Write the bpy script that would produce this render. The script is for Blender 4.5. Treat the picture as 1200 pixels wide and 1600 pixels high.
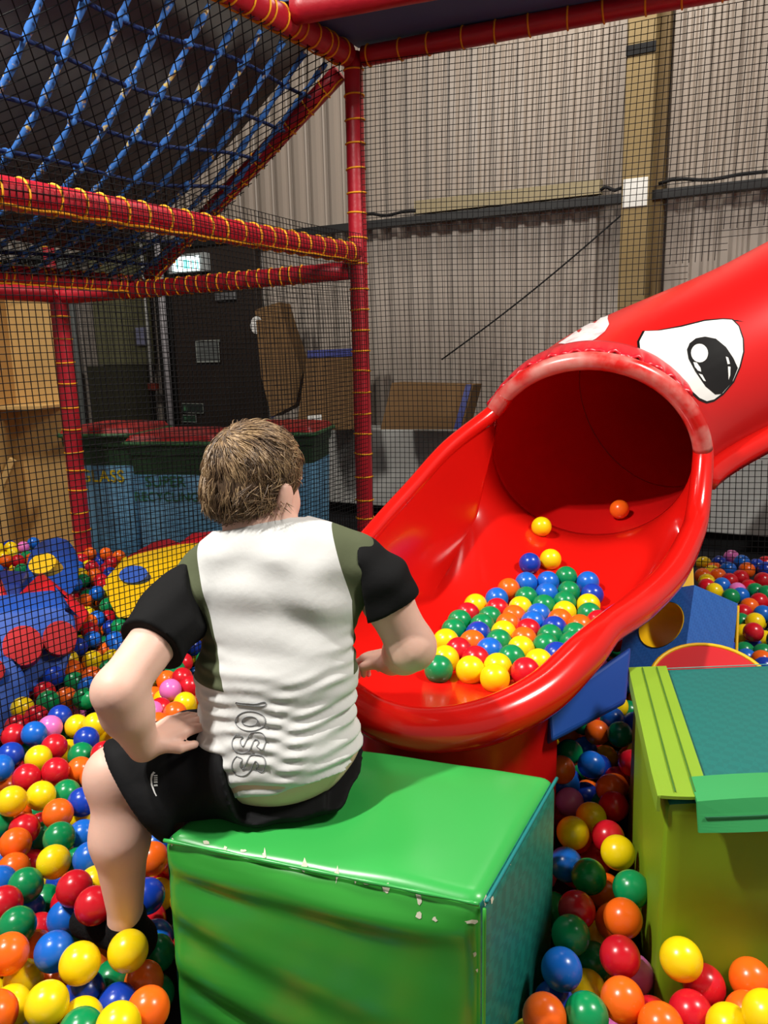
import bpy, bmesh, math, random
import numpy as np
from math import sin, cos, pi, radians, sqrt
from mathutils import Vector, Matrix, noise

for _o in list(bpy.data.objects):
    bpy.data.objects.remove(_o, do_unlink=True)
SC = bpy.context.scene
COL = SC.collection
random.seed(7)
RNG = np.random.default_rng(11)

# ------------------------------------------------------------------ camera
F = 1230.0                                   # focal length in pixels of the 1200x1600 frame
PITCH, ROLL = radians(11.5), radians(1.2)
CAM = np.array([0.0, 0.0, 1.3])
FW = np.array([0, cos(PITCH), -sin(PITCH)])
_u0 = np.array([0, sin(PITCH), cos(PITCH)]); _r0 = np.array([1.0, 0, 0])
RT = _r0 * cos(ROLL) - _u0 * sin(ROLL)
UP = _u0 * cos(ROLL) + _r0 * sin(ROLL)
cd = bpy.data.cameras.new('camera'); cam = bpy.data.objects.new('camera', cd); COL.objects.link(cam)
cd.sensor_fit = 'VERTICAL'; cd.sensor_height = 36.0; cd.lens = F * 36.0 / 1600.0; cd.clip_start = 0.05
cam.matrix_world = Matrix(((RT[0], UP[0], -FW[0], CAM[0]), (RT[1], UP[1], -FW[1], CAM[1]), (RT[2], UP[2], -FW[2], CAM[2]), (0, 0, 0, 1)))
SC.camera = cam

# ------------------------------------------------------------------ world, lamps, exposure
w = bpy.data.worlds.new('hall_ambient'); SC.world = w; w.use_nodes = True
w.node_tree.nodes['Background'].inputs[0].default_value = (1.0, 0.93, 0.84, 1)
w.node_tree.nodes['Background'].inputs[1].default_value = 0.23
SC.view_settings.view_transform = 'Standard'; SC.view_settings.look = 'None'
SC.view_settings.gamma = 1.0; SC.view_settings.use_curve_mapping = False
SC.view_settings.exposure = 0.36
def lamp(name, kind, loc, energy, col=(1, 1, 1), size=0.3, target=None, spot=None, blend=0.3):
    l = bpy.data.lights.new(name, kind); l.energy = energy; l.color = col
    if kind == 'AREA': l.shape = 'DISK'; l.size = size
    else: l.shadow_soft_size = size
    if kind == 'SPOT': l.spot_size = radians(spot); l.spot_blend = blend
    o = bpy.data.objects.new(name, l); COL.objects.link(o); o.location = loc
    if target is not None:
        o.rotation_euler = (Vector(target) - Vector(loc)).to_track_quat('-Z', 'Y').to_euler()
    return o
lamp('flood_lamp', 'SPOT', (-1.98, 0.58, 3.9), 305, (1.0, 0.965, 0.91), 0.06, (0.25, 1.75, 0.3), 100, 0.6)
lamp('flood_lamp', 'SPOT', (-1.70, 0.78, 3.9), 305, (1.0, 0.965, 0.91), 0.06, (0.25, 1.75, 0.3), 100, 0.6)
lamp('hall_lamp', 'AREA', (2.6, 0.9, 4.0), 125, (1.0, 0.95, 0.88), 0.8, (0.6, 3.0, 0.6))
lamp('hall_lamp', 'AREA', (1.0, 4.4, 4.3), 40, (1.0, 0.94, 0.86), 0.9, (0.8, 5.8, 0.6))
lamp('hall_lamp', 'AREA', (-2.6, 2.9, 4.2), 95, (1.0, 0.94, 0.86), 0.6, (-1.8, 4.4, 0.0))

# ------------------------------------------------------------------ picture geometry helpers (world positions measured through the camera)
def ray(px, py): return FW + RT * (px - 600) / F - UP * (py - 800) / F
def D(px, py, dep): return CAM + ray(px, py) * dep
def Z(px, py, z):
    r = ray(px, py); return CAM + r * ((z - CAM[2]) / r[2])
def PL(px, py, p0, n):
    r = ray(px, py); n = np.array(n, float); return CAM + r * (np.dot(np.array(p0) - CAM, n) / np.dot(r, n))
def proj(p):
    v = np.asarray(p, float) - CAM; d = v @ FW
    return np.array([600 + F * (v @ RT) / d, 800 - F * (v @ UP) / d, d])
def unit(v):
    v = np.asarray(v, float); return v / np.linalg.norm(v)

# ------------------------------------------------------------------ object helpers
ORG = {}
def props(o, label=None, cat=None, group=None, kind=None):
    if label: o['label'] = label
    if cat: o['category'] = cat
    if group: o['group'] = group
    if kind: o['kind'] = kind
    return o
def thing(name, loc, label, cat, group=None):
    o = bpy.data.objects.new(name, None); COL.objects.link(o); o.location = tuple(loc)
    o.empty_display_size = 0.05
    ORG[o.name] = np.array(loc, float)
    return props(o, label, cat, group)
def mk(name, V, Fc, mat, parent=None, smooth=True, **kw):
    """one mesh object; vertices in world coordinates, stored relative to the parent thing"""
    V = np.asarray(V, float)
    me = bpy.data.meshes.new(name)
    org = ORG[parent.name] if parent else (V.min(0) + V.max(0)) / 2 * np.array([1, 1, 0]) + np.array([0, 0, V[:, 2].min()])
    me.from_pydata((V - org).tolist(), [], [tuple(int(i) for i in f) for f in Fc])
    mats = mat if isinstance(mat, (list, tuple)) else [mat]
    for m in mats: me.materials.append(m)
    if smooth: me.polygons.foreach_set('use_smooth', [True] * len(me.polygons))
    me.update()
    o = bpy.data.objects.new(name, me); COL.objects.link(o)
    if parent: o.parent = parent; ORG[o.name] = org
    else: o.location = tuple(org); ORG[o.name] = org
    return props(o, kw.get('label'), kw.get('cat'), kw.get('group'), kw.get('kind'))
def mk_fast(name, V, Q, mat, parent=None, smooth=True):
    """big quad / tri mesh from numpy arrays"""
    V = np.asarray(V, np.float32); Q = np.asarray(Q, np.int32)
    org = ORG[parent.name] if parent else np.array([0.0, 0, 0])
    me = bpy.data.meshes.new(name); k = Q.shape[1]
    me.vertices.add(len(V)); me.vertices.foreach_set('co', (V - org.astype(np.float32)).ravel())
    me.loops.add(Q.size); me.loops.foreach_set('vertex_index', Q.ravel())
    me.polygons.add(len(Q)); me.polygons.foreach_set('loop_start', np.arange(0, Q.size, k, dtype=np.int32))
    me.polygons.foreach_set('loop_total', np.full(len(Q), k, np.int32))
    me.polygons.foreach_set('use_smooth', np.full(len(Q), smooth))
    me.update(calc_edges=True); me.validate()
    for m in (mat if isinstance(mat, (list, tuple)) else [mat]): me.materials.append(m)
    o = bpy.data.objects.new(name, me); COL.objects.link(o)
    if parent: o.parent = parent
    ORG[o.name] = org
    return o
class MB:
    """mesh bag: collects pieces of ONE part"""
    def __init__(s): s.V = []; s.F = []
    def add(s, V, Fc):
        b = len(s.V); s.V += [tuple(map(float, v)) for v in V]; s.F += [tuple(i + b for i in f) for f in Fc]; return s
    def build(s, name, mat, parent=None, smooth=True, **kw): return mk(name, np.array(s.V), s.F, mat, parent, smooth, **kw)

def grid_faces(nu, nv, cu=False, cv=False, flip=False):
    fs = []
    for i in range(nu - (0 if cu else 1)):
        for j in range(nv - (0 if cv else 1)):
            a = i * nv + j; b = ((i + 1) % nu) * nv + j; c = ((i + 1) % nu) * nv + (j + 1) % nv; d = i * nv + (j + 1) % nv
            fs.append((a, d, c, b) if flip else (a, b, c, d))
    return fs
def frames(P, closed=False, up=None):
    P = np.asarray(P, float); n = len(P); T = np.zeros_like(P)
    for i in range(n):
        a = P[(i - 1) % n] if (closed or i > 0) else P[i]; b = P[(i + 1) % n] if (closed or i < n - 1) else P[i]
        T[i] = unit(b - a)
    N = np.zeros_like(P)
    n0 = np.array(up if up is not None else ((0, 0, 1) if abs(T[0][2]) < .9 else (1, 0, 0)), float)
    n0 = unit(n0 - T[0] * (n0 @ T[0]))
    for i in range(n):
        n0 = unit(n0 - T[i] * (n0 @ T[i])); N[i] = n0
    return T, N, np.cross(T, N)
def tube(P, r, seg=10, closed=False, caps=True, up=None, squash=1.0):
    P = np.asarray(P, float); n = len(P); R = np.broadcast_to(np.asarray(r, float), (n,))
    T, N, B = frames(P, closed, up)
    a = np.arange(seg) * 2 * pi / seg
    V = (P[:, None, :] + R[:, None, None] * (np.cos(a)[None, :, None] * N[:, None, :] + squash * np.sin(a)[None, :, None] * B[:, None, :])).reshape(-1, 3)
    Fc = grid_faces(n, seg, closed, True)
    if caps and not closed:
        Fc.append(tuple(range(seg))); Fc.append(tuple(range((n - 1) * seg + seg - 1, (n - 1) * seg - 1, -1)))
    return V, Fc
def spline(P, n, closed=False):
    """Catmull-Rom through the points, n samples"""
    P = np.asarray(P, float); m = len(P); out = []
    segs = m if closed else m - 1
    for k in range(n):
        u = k / (n if closed else n - 1) * segs; i = min(int(u), segs - 1); t = u - i
        g = (lambda j: P[j % m]) if closed else (lambda j: P[min(max(j, 0), m - 1)] if 0 <= j < m else (2 * P[0] - P[1] if j < 0 else 2 * P[m - 1] - P[m - 2]))
        a, b, c, d = g(i - 1), g(i), g(i + 1), g(i + 2)
        out.append(.5 * ((2 * b) + (c - a) * t + (2 * a - 5 * b + 4 * c - d) * t * t + (3 * b - a - 3 * c + d) * t ** 3))
    return np.array(out)
BOXF = [(0, 3, 2, 1), (4, 5, 6, 7), (0, 1, 5, 4), (1, 2, 6, 5), (2, 3, 7, 6), (3, 0, 4, 7)]
def obox(c, ax, ay, az):
    """box from centre and three half-axis vectors"""
    c, ax, ay, az = (np.asarray(q, float) for q in (c, ax, ay, az))
    V = [c - ax - ay - az, c + ax - ay - az, c + ax + ay - az, c - ax + ay - az, c - ax - ay + az, c + ax - ay + az, c + ax + ay + az, c - ax + ay + az]
    return np.array(V), BOXF
def bevel_box(c, ax, ay, az, r=.006, seg=2):
    V, Fc = obox(c, ax, ay, az)
    bm = bmesh.new(); vs = [bm.verts.new(v) for v in V]
    for f in Fc: bm.faces.new([vs[i] for i in f])
    bmesh.ops.recalc_face_normals(bm, faces=bm.faces)
    bmesh.ops.bevel(bm, geom=bm.edges[:], offset=r, segments=seg, affect='EDGES', profile=.5)
    bm.verts.index_update()
    out = ([v.co[:] for v in bm.verts], [[v.index for v in f.verts] for f in bm.faces]); bm.free()
    return np.array(out[0]), out[1]
def prism(poly, d, hole=None):
    """poly: list of 3D points (planar); extruded by vector d; hole: list of 3D points with ANY count"""
    bm = bmesh.new(); d = Vector(d)
    lo = [bm.verts.new(p) for p in poly]; es = [bm.edges.new((lo[i], lo[(i + 1) % len(lo)])) for i in range(len(lo))]
    if hole is not None:
        h = [bm.verts.new(p) for p in hole]; es += [bm.edges.new((h[i], h[(i + 1) % len(h)])) for i in range(len(h))]
    bmesh.ops.triangle_fill(bm, use_beauty=True, edges=es)
    r = bmesh.ops.extrude_face_region(bm, geom=bm.faces[:])
    bmesh.ops.translate(bm, vec=d, verts=[g for g in r['geom'] if isinstance(g, bmesh.types.BMVert)])
    bmesh.ops.recalc_face_normals(bm, faces=bm.faces)
    bm.verts.index_update()
    out = (np.array([v.co[:] for v in bm.verts]), [[v.index for v in f.verts] for f in bm.faces]); bm.free()
    return out
def soft_face(h, r, n, which, puff=0.0, fn=None):
    """one face patch of a rounded soft block (half sizes h, rounding r), local coordinates"""
    ax = which // 2; sg = 1 if which % 2 else -1
    u, v = [(1, 2), (2, 0), (0, 1)][ax]
    t = np.linspace(-1, 1, n); t = np.sign(t) * (1 - (1 - abs(t)) ** 1.35)
    A, B = np.meshgrid(t, t, indexing='ij')
    P = np.zeros((n * n, 3)); P[:, u] = A.ravel() * h[u]; P[:, v] = B.ravel() * h[v]; P[:, ax] = sg * h[ax]
    inner = np.clip(P, -(np.array(h) - r), np.array(h) - r)
    dv = P - inner; L = np.linalg.norm(dv, axis=1, keepdims=True)
    P = inner + dv / np.maximum(L, 1e-9) * r
    nrm = np.zeros(3); nrm[ax] = sg
    amt = puff * (1 - A.ravel() ** 2) * (1 - B.ravel() ** 2)
    if fn is not None: amt = amt + fn(A.ravel(), B.ravel())
    P += nrm[None, :] * amt[:, None]
    return P, grid_faces(n, n, flip=(sg < 0))
def circle(c, ex, ey, r, n=24, r2=None):
    c, ex, ey = (np.asarray(q, float) for q in (c, ex, ey))
    return [c + ex * r * cos(2 * pi * i / n) + ey * (r2 or r) * sin(2 * pi * i / n) for i in range(n)]
def ico(r, sub=3):
    bm = bmesh.new(); bmesh.ops.create_icosphere(bm, subdivisions=sub, radius=r); bm.verts.index_update()
    o = (np.array([v.co[:] for v in bm.verts]), [[v.index for v in f.verts] for f in bm.faces]); bm.free(); return o
def uvs(r, nu=16, nv=10):
    bm = bmesh.new(); bmesh.ops.create_uvsphere(bm, u_segments=nu, v_segments=nv, radius=r); bm.verts.index_update()
    o = (np.array([v.co[:] for v in bm.verts]), [[v.index for v in f.verts] for f in bm.faces]); bm.free(); return o

# ------------------------------------------------------------------ materials
def lin(c):
    return tuple(((x / 255) / 12.92 if x / 255 <= .04045 else ((x / 255 + .055) / 1.055) ** 2.4) for x in c)
MATS = {}
def mat(name, rgb, rough=.5, spec=.5, var=.0, vscale=8, bump=0.0, bscale=60, coat=0.0, metal=0.0, sss=0.0, sssc=None, emit=0.0, rvar=0.0, stretch=None, rgb2=None, thr=None, sheen=0.0):
    m = bpy.data.materials.new(name); m.use_nodes = True; nt = m.node_tree; N = nt.nodes; L = nt.links
    b = N['Principled BSDF']; c = lin(rgb)
    b.inputs['Base Color'].default_value = (*c, 1); b.inputs['Roughness'].default_value = rough
    b.inputs['Specular IOR Level'].default_value = spec; b.inputs['Metallic'].default_value = metal
    b.inputs['Coat Weight'].default_value = coat; b.inputs['Coat Roughness'].default_value = .08
    if sheen: b.inputs['Sheen Weight'].default_value = sheen
    if sss: b.inputs['Subsurface Weight'].default_value = sss; b.inputs['Subsurface Radius'].default_value = (.012, .005, .003); b.inputs['Subsurface Scale'].default_value = 1.0
    tc = N.new('ShaderNodeTexCoord'); src = tc.outputs['Object']
    if stretch:
        mp = N.new('ShaderNodeMapping'); mp.inputs['Scale'].default_value = stretch; L.new(src, mp.inputs['Vector']); src = mp.outputs['Vector']
    if var or rgb2:
        n = N.new('ShaderNodeTexNoise'); n.inputs['Scale'].default_value = vscale; n.inputs['Detail'].default_value = 6; L.new(src, n.inputs['Vector'])
        mx = N.new('ShaderNodeMix'); mx.data_type = 'RGBA'
        if rgb2:
            rp = N.new('ShaderNodeValToRGB'); t = thr or (.45, .6); rp.color_ramp.elements[0].position = t[0]; rp.color_ramp.elements[1].position = t[1]
            L.new(n.outputs['Fac'], rp.inputs['Fac']); L.new(rp.outputs['Color'], mx.inputs['Factor'])
            mx.inputs['A'].default_value = (*c, 1); mx.inputs['B'].default_value = (*lin(rgb2), 1)
        else:
            L.new(n.outputs['Fac'], mx.inputs['Factor'])
            mx.inputs['A'].default_value = (*[x * (1 - var) for x in c], 1); mx.inputs['B'].default_value = (*[min(1, x * (1 + var)) for x in c], 1)
        L.new(mx.outputs['Result'], b.inputs['Base Color'])
        if rvar:
            mr = N.new('ShaderNodeMapRange'); mr.inputs['To Min'].default_value = max(0, rough - rvar); mr.inputs['To Max'].default_value = rough + rvar
            L.new(n.outputs['Fac'], mr.inputs['Value']); L.new(mr.outputs['Result'], b.inputs['Roughness'])
    if bump:
        n2 = N.new('ShaderNodeTexNoise'); n2.inputs['Scale'].default_value = bscale; n2.inputs['Detail'].default_value = 4; L.new(src, n2.inputs['Vector'])
        bp = N.new('ShaderNodeBump'); bp.inputs['Strength'].default_value = bump; bp.inputs['Distance'].default_value = .01
        L.new(n2.outputs['Fac'], bp.inputs['Height']); L.new(bp.outputs['Normal'], b.inputs['Normal'])
    if emit:
        b.inputs['Emission Color'].default_value = (*c, 1); b.inputs['Emission Strength'].default_value = emit
    MATS[name] = m
    return m
def pattern_mat(name, rgb, rgb2, scale, rough=.5, bump=.25, bscale=140):
    """woven / diamond textured vinyl: checker weave gives the relief"""
    m = mat(name, rgb, rough, var=.0); nt = m.node_tree; N = nt.nodes; L = nt.links; b = N['Principled BSDF']
    tc = N.new('ShaderNodeTexCoord'); mp = N.new('ShaderNodeMapping'); mp.inputs['Rotation'].default_value = (radians(45), radians(45), radians(45)); L.new(tc.outputs['Object'], mp.inputs['Vector'])
    ck = N.new('ShaderNodeTexChecker'); ck.inputs['Scale'].default_value = scale; L.new(mp.outputs['Vector'], ck.inputs['Vector'])
    ck.inputs['Color1'].default_value = (*lin(rgb), 1); ck.inputs['Color2'].default_value = (*lin(rgb2), 1)
    L.new(ck.outputs['Color'], b.inputs['Base Color'])
    bp = N.new('ShaderNodeBump'); bp.inputs['Strength'].default_value = bump; bp.inputs['Distance'].default_value = .004
    L.new(ck.outputs['Fac'], bp.inputs['Height']); L.new(bp.outputs['Normal'], b.inputs['Normal'])
    return m

# ================================================================== materials used in many places
M_red_pad = mat('red_vinyl_padding', (176, 22, 40), .42, .5, var=.12, vscale=14, bump=.25, bscale=25)
M_yrope = mat('yellow_rope', (240, 165, 30), .6, .3, var=.2, vscale=60)
M_net = mat('black_net_cord', (14, 14, 16), .8, .2)
M_blue_rope = mat('blue_climbing_rope', (62, 118, 196), .6, .3, rgb2=(216, 190, 110), vscale=34, thr=(.58, .66))
M_black = mat('black_rubber', (14, 14, 15), .7, .3)
M_wood = mat('plywood', (196, 158, 98), .6, .3, var=.18, vscale=6, stretch=(1, 1, .15))
M_card = mat('brown_cardboard', (106, 80, 50), .8, .2, var=.1, vscale=9)
M_white = mat('white_paint', (222, 222, 216), .5, .4, var=.04)

# ================================================================== room shell
UDIR = unit((.883, -.468, 0)); WN = np.array([UDIR[1], -UDIR[0], 0.0])          # along the back wall; WN points into the hall
W0 = np.array([-.126, 6.43, 0.0]) + WN * 0.0
def WP(s, z, out=0.0): return W0 + UDIR * s + WN * out + np.array([0, 0, z])
def on_wall(px, py, out=0.0):
    p = PL(px, py, W0 + WN * out, WN); return (p - W0) @ UDIR, p[2]
M_floor = mat('dark_floor_mat', (26, 26, 30), .8, .3, var=.2)
mk('floor', *(lambda: (np.array([(-6, -3, 0), (5, -3, 0), (5, 10, 0), (-6, 10, 0), (-6, -3, -.1), (5, -3, -.1), (5, 10, -.1), (-6, 10, -.1)]), [(0, 1, 2, 3), (7, 6, 5, 4), (0, 4, 5, 1), (1, 5, 6, 2), (2, 6, 7, 3), (3, 7, 4, 0)]))(), M_floor, smooth=False, kind='structure')
M_ceil = mat('dark_roof_sheet', (58, 56, 54), .8, .2, var=.2, vscale=3)
V, Fc = obox((-.5, 3.5, 4.85), (5.5, 0, 0), (0, 6.5, 0), (0, 0, .05)); mk('ceiling', V, Fc, M_ceil, smooth=False, kind='structure')
# corrugated back wall: trapezoid profile swept up, real relief
M_corr = mat('corrugated_steel', (150, 138, 126), .42, .5, var=.10, vscale=2.5, stretch=(3, 3, .3), rvar=.12)
M_corr2 = mat('corrugated_steel_low', (162, 152, 142), .34, .6, var=.12, vscale=2.2, stretch=(3, 3, .3), rvar=.12)
def corrugated(s0, s1, z0, z1, per=.167, dep=.032, out=0.0):
    pts = []; s = s0
    while s < s1:
        for fr, o in ((0, 0), (.10, 1), (.36, 1), (.46, 0), (.62, 0), (.66, .25), (.70, 0), (.80, 0), (.84, .25), (.88, 0)):
            pts.append((s + fr * per, out + o * dep))
        s += per
    V = [];
    for (a, o) in pts: V += [WP(a, z0, o), WP(a, z1, o)]
    return np.array(V), [(2 * i, 2 * i + 2, 2 * i + 3, 2 * i + 1) for i in range(len(pts) - 1)]
wb = mk('wall_back', *corrugated(-4.6, 4.2, 2.28, 4.8, out=.01), M_corr, smooth=False, kind='structure')
o = mk('lower_sheet', *corrugated(-4.6, 4.2, .0, 2.32, out=-.03), M_corr2, wb, smooth=False)
V, Fc = obox(WP(-.2, 2.4, -.12), UDIR * 4.6, WN * .05, (0, 0, 2.4)); mk('backing', V, Fc, M_ceil, wb, smooth=False)
s_l, _ = on_wall(-260, 500)
V, Fc = obox(WP(-4.5, 2.4, 2.6), UDIR * .06, WN * 2.6, (0, 0, 2.4)); mk('wall_left', V, Fc, mat('dim_wall_paint', (92, 90, 84), .7, .3, var=.1), smooth=False, kind='structure')
# wall rail and board above it
sa, za = on_wall(565, 348, .06); sb, zb = on_wall(1200, 280, .06); RZ = (za + zb) / 2
tr = mk('trim_1', *obox(WP((-4.4 + 4.2) / 2, RZ - .03, .09), UDIR * 4.3, WN * .04, (0, 0, .027)), mat('dark_steel_rail', (10, 10, 10), .5, .5), smooth=False, kind='structure')
s1, _ = on_wall(650, 325, .1); s2, _ = on_wall(940, 305, .1)
mk('rail_board', *obox(WP((s1 + s2) / 2, RZ + .055, .10), UDIR * ((s2 - s1) / 2), WN * .03, (0, 0, .045)), mat('beige_board', (150, 138, 108), .7, .3, var=.1), tr, smooth=False)
for (p0, p1) in (((565, 336), (652, 322)), ((1030, 292), (1200, 268)), ((940, 306), (985, 298))):
    a, z0 = on_wall(*p0, .1); b, z1 = on_wall(*p1, .1)
    mk('cable', *tube([WP(a + (b - a) * t, RZ + .03 + .02 * sin(t * 9) * (1 - t), .13) for t in np.linspace(0, 1, 9)], .011, 6), M_black, tr)
# ledge of pale padding along the foot of the wall, black skirting below it
lg = mk('baseboard_back', *obox(WP(1.6, .06, .10), UDIR * 2.7, WN * .1, (0, 0, .06)), M_black, smooth=False, kind='structure')
M_ledge = mat('pale_grey_ledge', (186, 186, 182), .6, .3, var=.1, vscale=5)
V, Fc = bevel_box(WP(1.6, .42, .15), UDIR * 2.7, WN * .15, (0, 0, .30), .01)
mk('wall_ledge', V, Fc, M_ledge, smooth=False, kind='structure')
# timber column
c1, zc1 = on_wall(1003, 200, .1)
M_col = mat('yellowed_timber', (134, 114, 74), .6, .35, var=.15, vscale=5, stretch=(1, 1, .2))
col = thing('timber_column', WP(c1, 0, .1), 'tall yellowish timber column standing against the corrugated wall behind the slide', 'column')
mk('shaft', *bevel_box(WP(c1, 2.4, .13), UDIR * .085, WN * .10, (0, 0, 2.4), .008), M_col, col, smooth=False)
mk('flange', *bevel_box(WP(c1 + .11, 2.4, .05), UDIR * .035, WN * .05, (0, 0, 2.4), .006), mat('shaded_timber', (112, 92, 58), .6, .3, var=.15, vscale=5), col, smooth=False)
zz = on_wall(997, 300, .24)[1]
mk('white_patch', *bevel_box(WP(c1 + .0, zz, .233), UDIR * .075, WN * .006, (0, 0, .085), .003), M_white, col, smooth=False, label='white patch on the column at the wall rail')
zz = on_wall(1003, 75, .24)[1]
mk('dark_notch', *bevel_box(WP(c1, zz, .235), UDIR * .088, WN * .006, (0, 0, .03), .002), M_black, col, smooth=False)  # notch in the column, put on as a thin black plate
# slack wire
a, b = D(980, 328, 5.1), D(690, 562, 5.75)
mk('stay_wire', *tube([a + (b - a) * t + np.array([0, 0, -.03 * sin(pi * t)]) for t in np.linspace(0, 1, 12)], .006, 5), M_black, label='thin black wire running slantwise from the timber column down the wall', cat='wire')

# ---- door and things around it (far left of the back wall)
def wall_rect(x0, y0, x1, y1, out, thick=.02, r=.004):
    a, z1 = on_wall(x0, y0, out); b, z0 = on_wall(x1, y1, out)
    return bevel_box(WP((a + b) / 2, (z0 + z1) / 2, out), UDIR * abs(b - a) / 2, WN * thick, (0, 0, abs(z1 - z0) / 2), r, 1)
M_door = mat('dark_brown_door', (42, 32, 26), .55, .35, var=.12, vscale=4)
sd0, _ = on_wall(272, 500, .08); sd1, _ = on_wall(405, 500, .08); ztop = on_wall(330, 372, .08)[1]
dr = mk('door_1', *bevel_box(WP((sd0 + sd1) / 2, ztop / 2, .06), UDIR * (sd1 - sd0) / 2, WN * .04, (0, 0, ztop / 2), .006), M_door, smooth=False, kind='structure')
mk('door_frame', *bevel_box(WP(sd0 - .09, ztop / 2, .06), UDIR * .085, WN * .055, (0, 0, ztop / 2), .006), mat('black_frame', (20, 18, 17), .6, .3), dr, smooth=False)
mk('door_closer', *wall_rect(338, 470, 368, 456, .12, .02), mat('grey_metal', (120, 120, 122), .4, .5, metal=.5), dr, smooth=False)
M_sign_grey = mat('grey_notice', (98, 102, 100), .6, .3)
fr = mk('notice', *wall_rect(306, 532, 343, 566, .115, .006), M_sign_grey, dr, smooth=False, label='framed grey notice on the dark door')
M_line = mat('pale_outline', (150, 155, 148), .6, .3)
def sign_frame(x0, y0, x1, y1, out, t, parent):
    b_ = MB()
    for q in ((x0, y0, x1, y0 + t), (x0, y1 - t, x1, y1), (x0, y0, x0 + t, y1), (x1 - t, y0, x1, y1)): b_.add(*wall_rect(*q, out, .003, .0005))
    return b_.build('outline', M_line, parent, smooth=False)
sign_frame(306, 532, 343, 566, .123, 1.6, fr)
for (q, cc) in (((283, 630, 318, 646), (30, 42, 36)), ((284, 648, 307, 660), (24, 60, 40))):
    sg = mk('door_sign', *wall_rect(*q, .110, .004), mat('sign_green', cc, .6), dr, smooth=False)
    sign_frame(*q, .118, 1.4, sg)
    mk('sign_mark', *wall_rect(q[0] + 4, q[1] + 4, q[0] + 10, q[3] - 4, .117, .003), mat('mark_green', (70, 120, 84), .6), sg, smooth=False)
# lit exit sign
es = thing('exit_sign', WP(*(lambda t: (t[0], t[1], .12))(on_wall(297, 420, .12))), 'lit teal and white emergency exit sign above the dark door', 'sign')
M_exit = mat('lit_sign_face', (120, 245, 235), .5, emit=1.5); M_exitw = mat('lit_sign_white', (235, 255, 252), .5, emit=1.7)
mk('housing', *wall_rect(264, 400, 326, 424, .13, .03), mat('sign_housing', (150, 155, 155), .5), es, smooth=False)
fc = mk('lit_face', *wall_rect(268, 403, 313, 422, .165, .004), M_exitw, es, smooth=False)
for k, x in enumerate((275, 286, 293, 300, 307)):
    mk('lettering', *wall_rect(x, 406, x + (7 if k == 1 else 3.4), 420, .171, .002, .0005), M_exit, fc, smooth=False)
# wall panels to the left of the door, conduit
mk('wall_panel', *wall_rect(138, 380, 240, 570, .10, .02), mat('olive_panel', (104, 102, 74), .65, .3, var=.1), wb, smooth=False)
mk('wall_panel', *wall_rect(138, 572, 240, 690, .10, .02), mat('dark_olive_panel', (56, 54, 40), .65, .3, var=.1), wb, smooth=False)
mk('wall_panel', *wall_rect(60, 400, 136, 700, .10, .02), mat('grey_panel', (112, 116, 114), .5, .4, var=.15, vscale=5, stretch=(4, 4, .3)), wb, smooth=False)
sp, _ = on_wall(262, 560, .15)
mk('pipe', *tube([WP(sp, .2, .17), WP(sp, 1.2, .17), WP(sp, 2.6, .17)], .032, 10), mat('pale_pipe', (150, 146, 150), .5, .4), wb)
sp, _ = on_wall(233, 560, .15)
mk('conduit', *tube([WP(sp, 1.05, .14), WP(sp, 2.0, .14), WP(sp, 2.6, .14)], .014, 8), mat('white_conduit', (190, 190, 186), .5), wb)
sw = mk('switch_box', *wall_rect(213, 512, 230, 540, .13, .02), mat('pale_switch', (130, 132, 160), .5), wb, smooth=False)
mk('call_point', *wall_rect(233, 598, 246, 610, .16, .025), mat('red_call_point', (120, 40, 24), .5), wb, smooth=False)

# ================================================================== padded steel frame
P0 = np.array([-.10, 4.05, 0.0]); UR = unit((.934, -.358, 0)); VL = unit((-.518, -.855, 0))
PR = .044
_tie = {}
def tie_mesh(r):
    if r not in _tie:
        c = circle((0, 0, 0), (1, 0, 0), (0, 1, 0), r, 20)
        V, Fc = tube(c, .0042, 6, closed=True)
        me = bpy.data.meshes.new('rope_tie'); me.from_pydata(V.tolist(), [], Fc); me.materials.append(M_yrope)
        me.polygons.foreach_set('use_smooth', [True] * len(me.polygons)); _tie[r] = me
    return _tie[r]
def pole(name, a, b, label, r=PR, ties=.107, t0=.05, t1=None, line=None, group='red padded poles of the play frame', dense=None):
    a, b = np.array(a, float), np.array(b, float); L = np.linalg.norm(b - a); d = (b - a) / L
    n = max(6, int(L / .06)); base = a if a[2] <= b[2] else b
    t = thing(name, base, label, 'pole', group)
    Pp = [a + d * L * k / n for k in range(n + 1)]
    rr = [r * (1 + .03 * noise.noise(Vector(p) * 9)) for p in Pp]
    mk('padding', *tube(Pp, rr, 20), M_red_pad, t)
    if ties:
        q = Vector(d).to_track_quat('Z', 'Y'); s = t0; k = 0
        while s < (t1 if t1 else L - .03):
            o = bpy.data.objects.new('rope_tie', tie_mesh(round(r * 1.045, 5))); COL.objects.link(o); o.parent = t
            o.location = tuple(a + d * s - base); o.rotation_mode = 'QUATERNION'
            o.rotation_quaternion = q @ Vector((random.uniform(-.07, .07), random.uniform(-.07, .07), 1)).to_track_quat('Z', 'Y')
            st = ties * random.uniform(.85, 1.15)
            if dense and k % 3 == 1: st *= dense
            s += st; k += 1
    if line is not None:
        off = unit(np.array(line) - d * (np.array(line) @ d)) * (r * 1.05)
        Pl = [a + d * L * k / 60 + off * (1 + .05 * sin(k * 1.7)) - np.array([0, 0, .006 * abs(sin(k * .8))]) for k in range(61)]
        mk('lacing', *tube(Pl, .0045, 5), M_yrope, t)
    return t
ZB, ZT = 1.775, 2.655
top = P0 + [0, 0, ZT]
pole('padded_post', P0, top + [0, 0, .02], 'upright red padded post with orange ties at the corner of the two nets')
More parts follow.
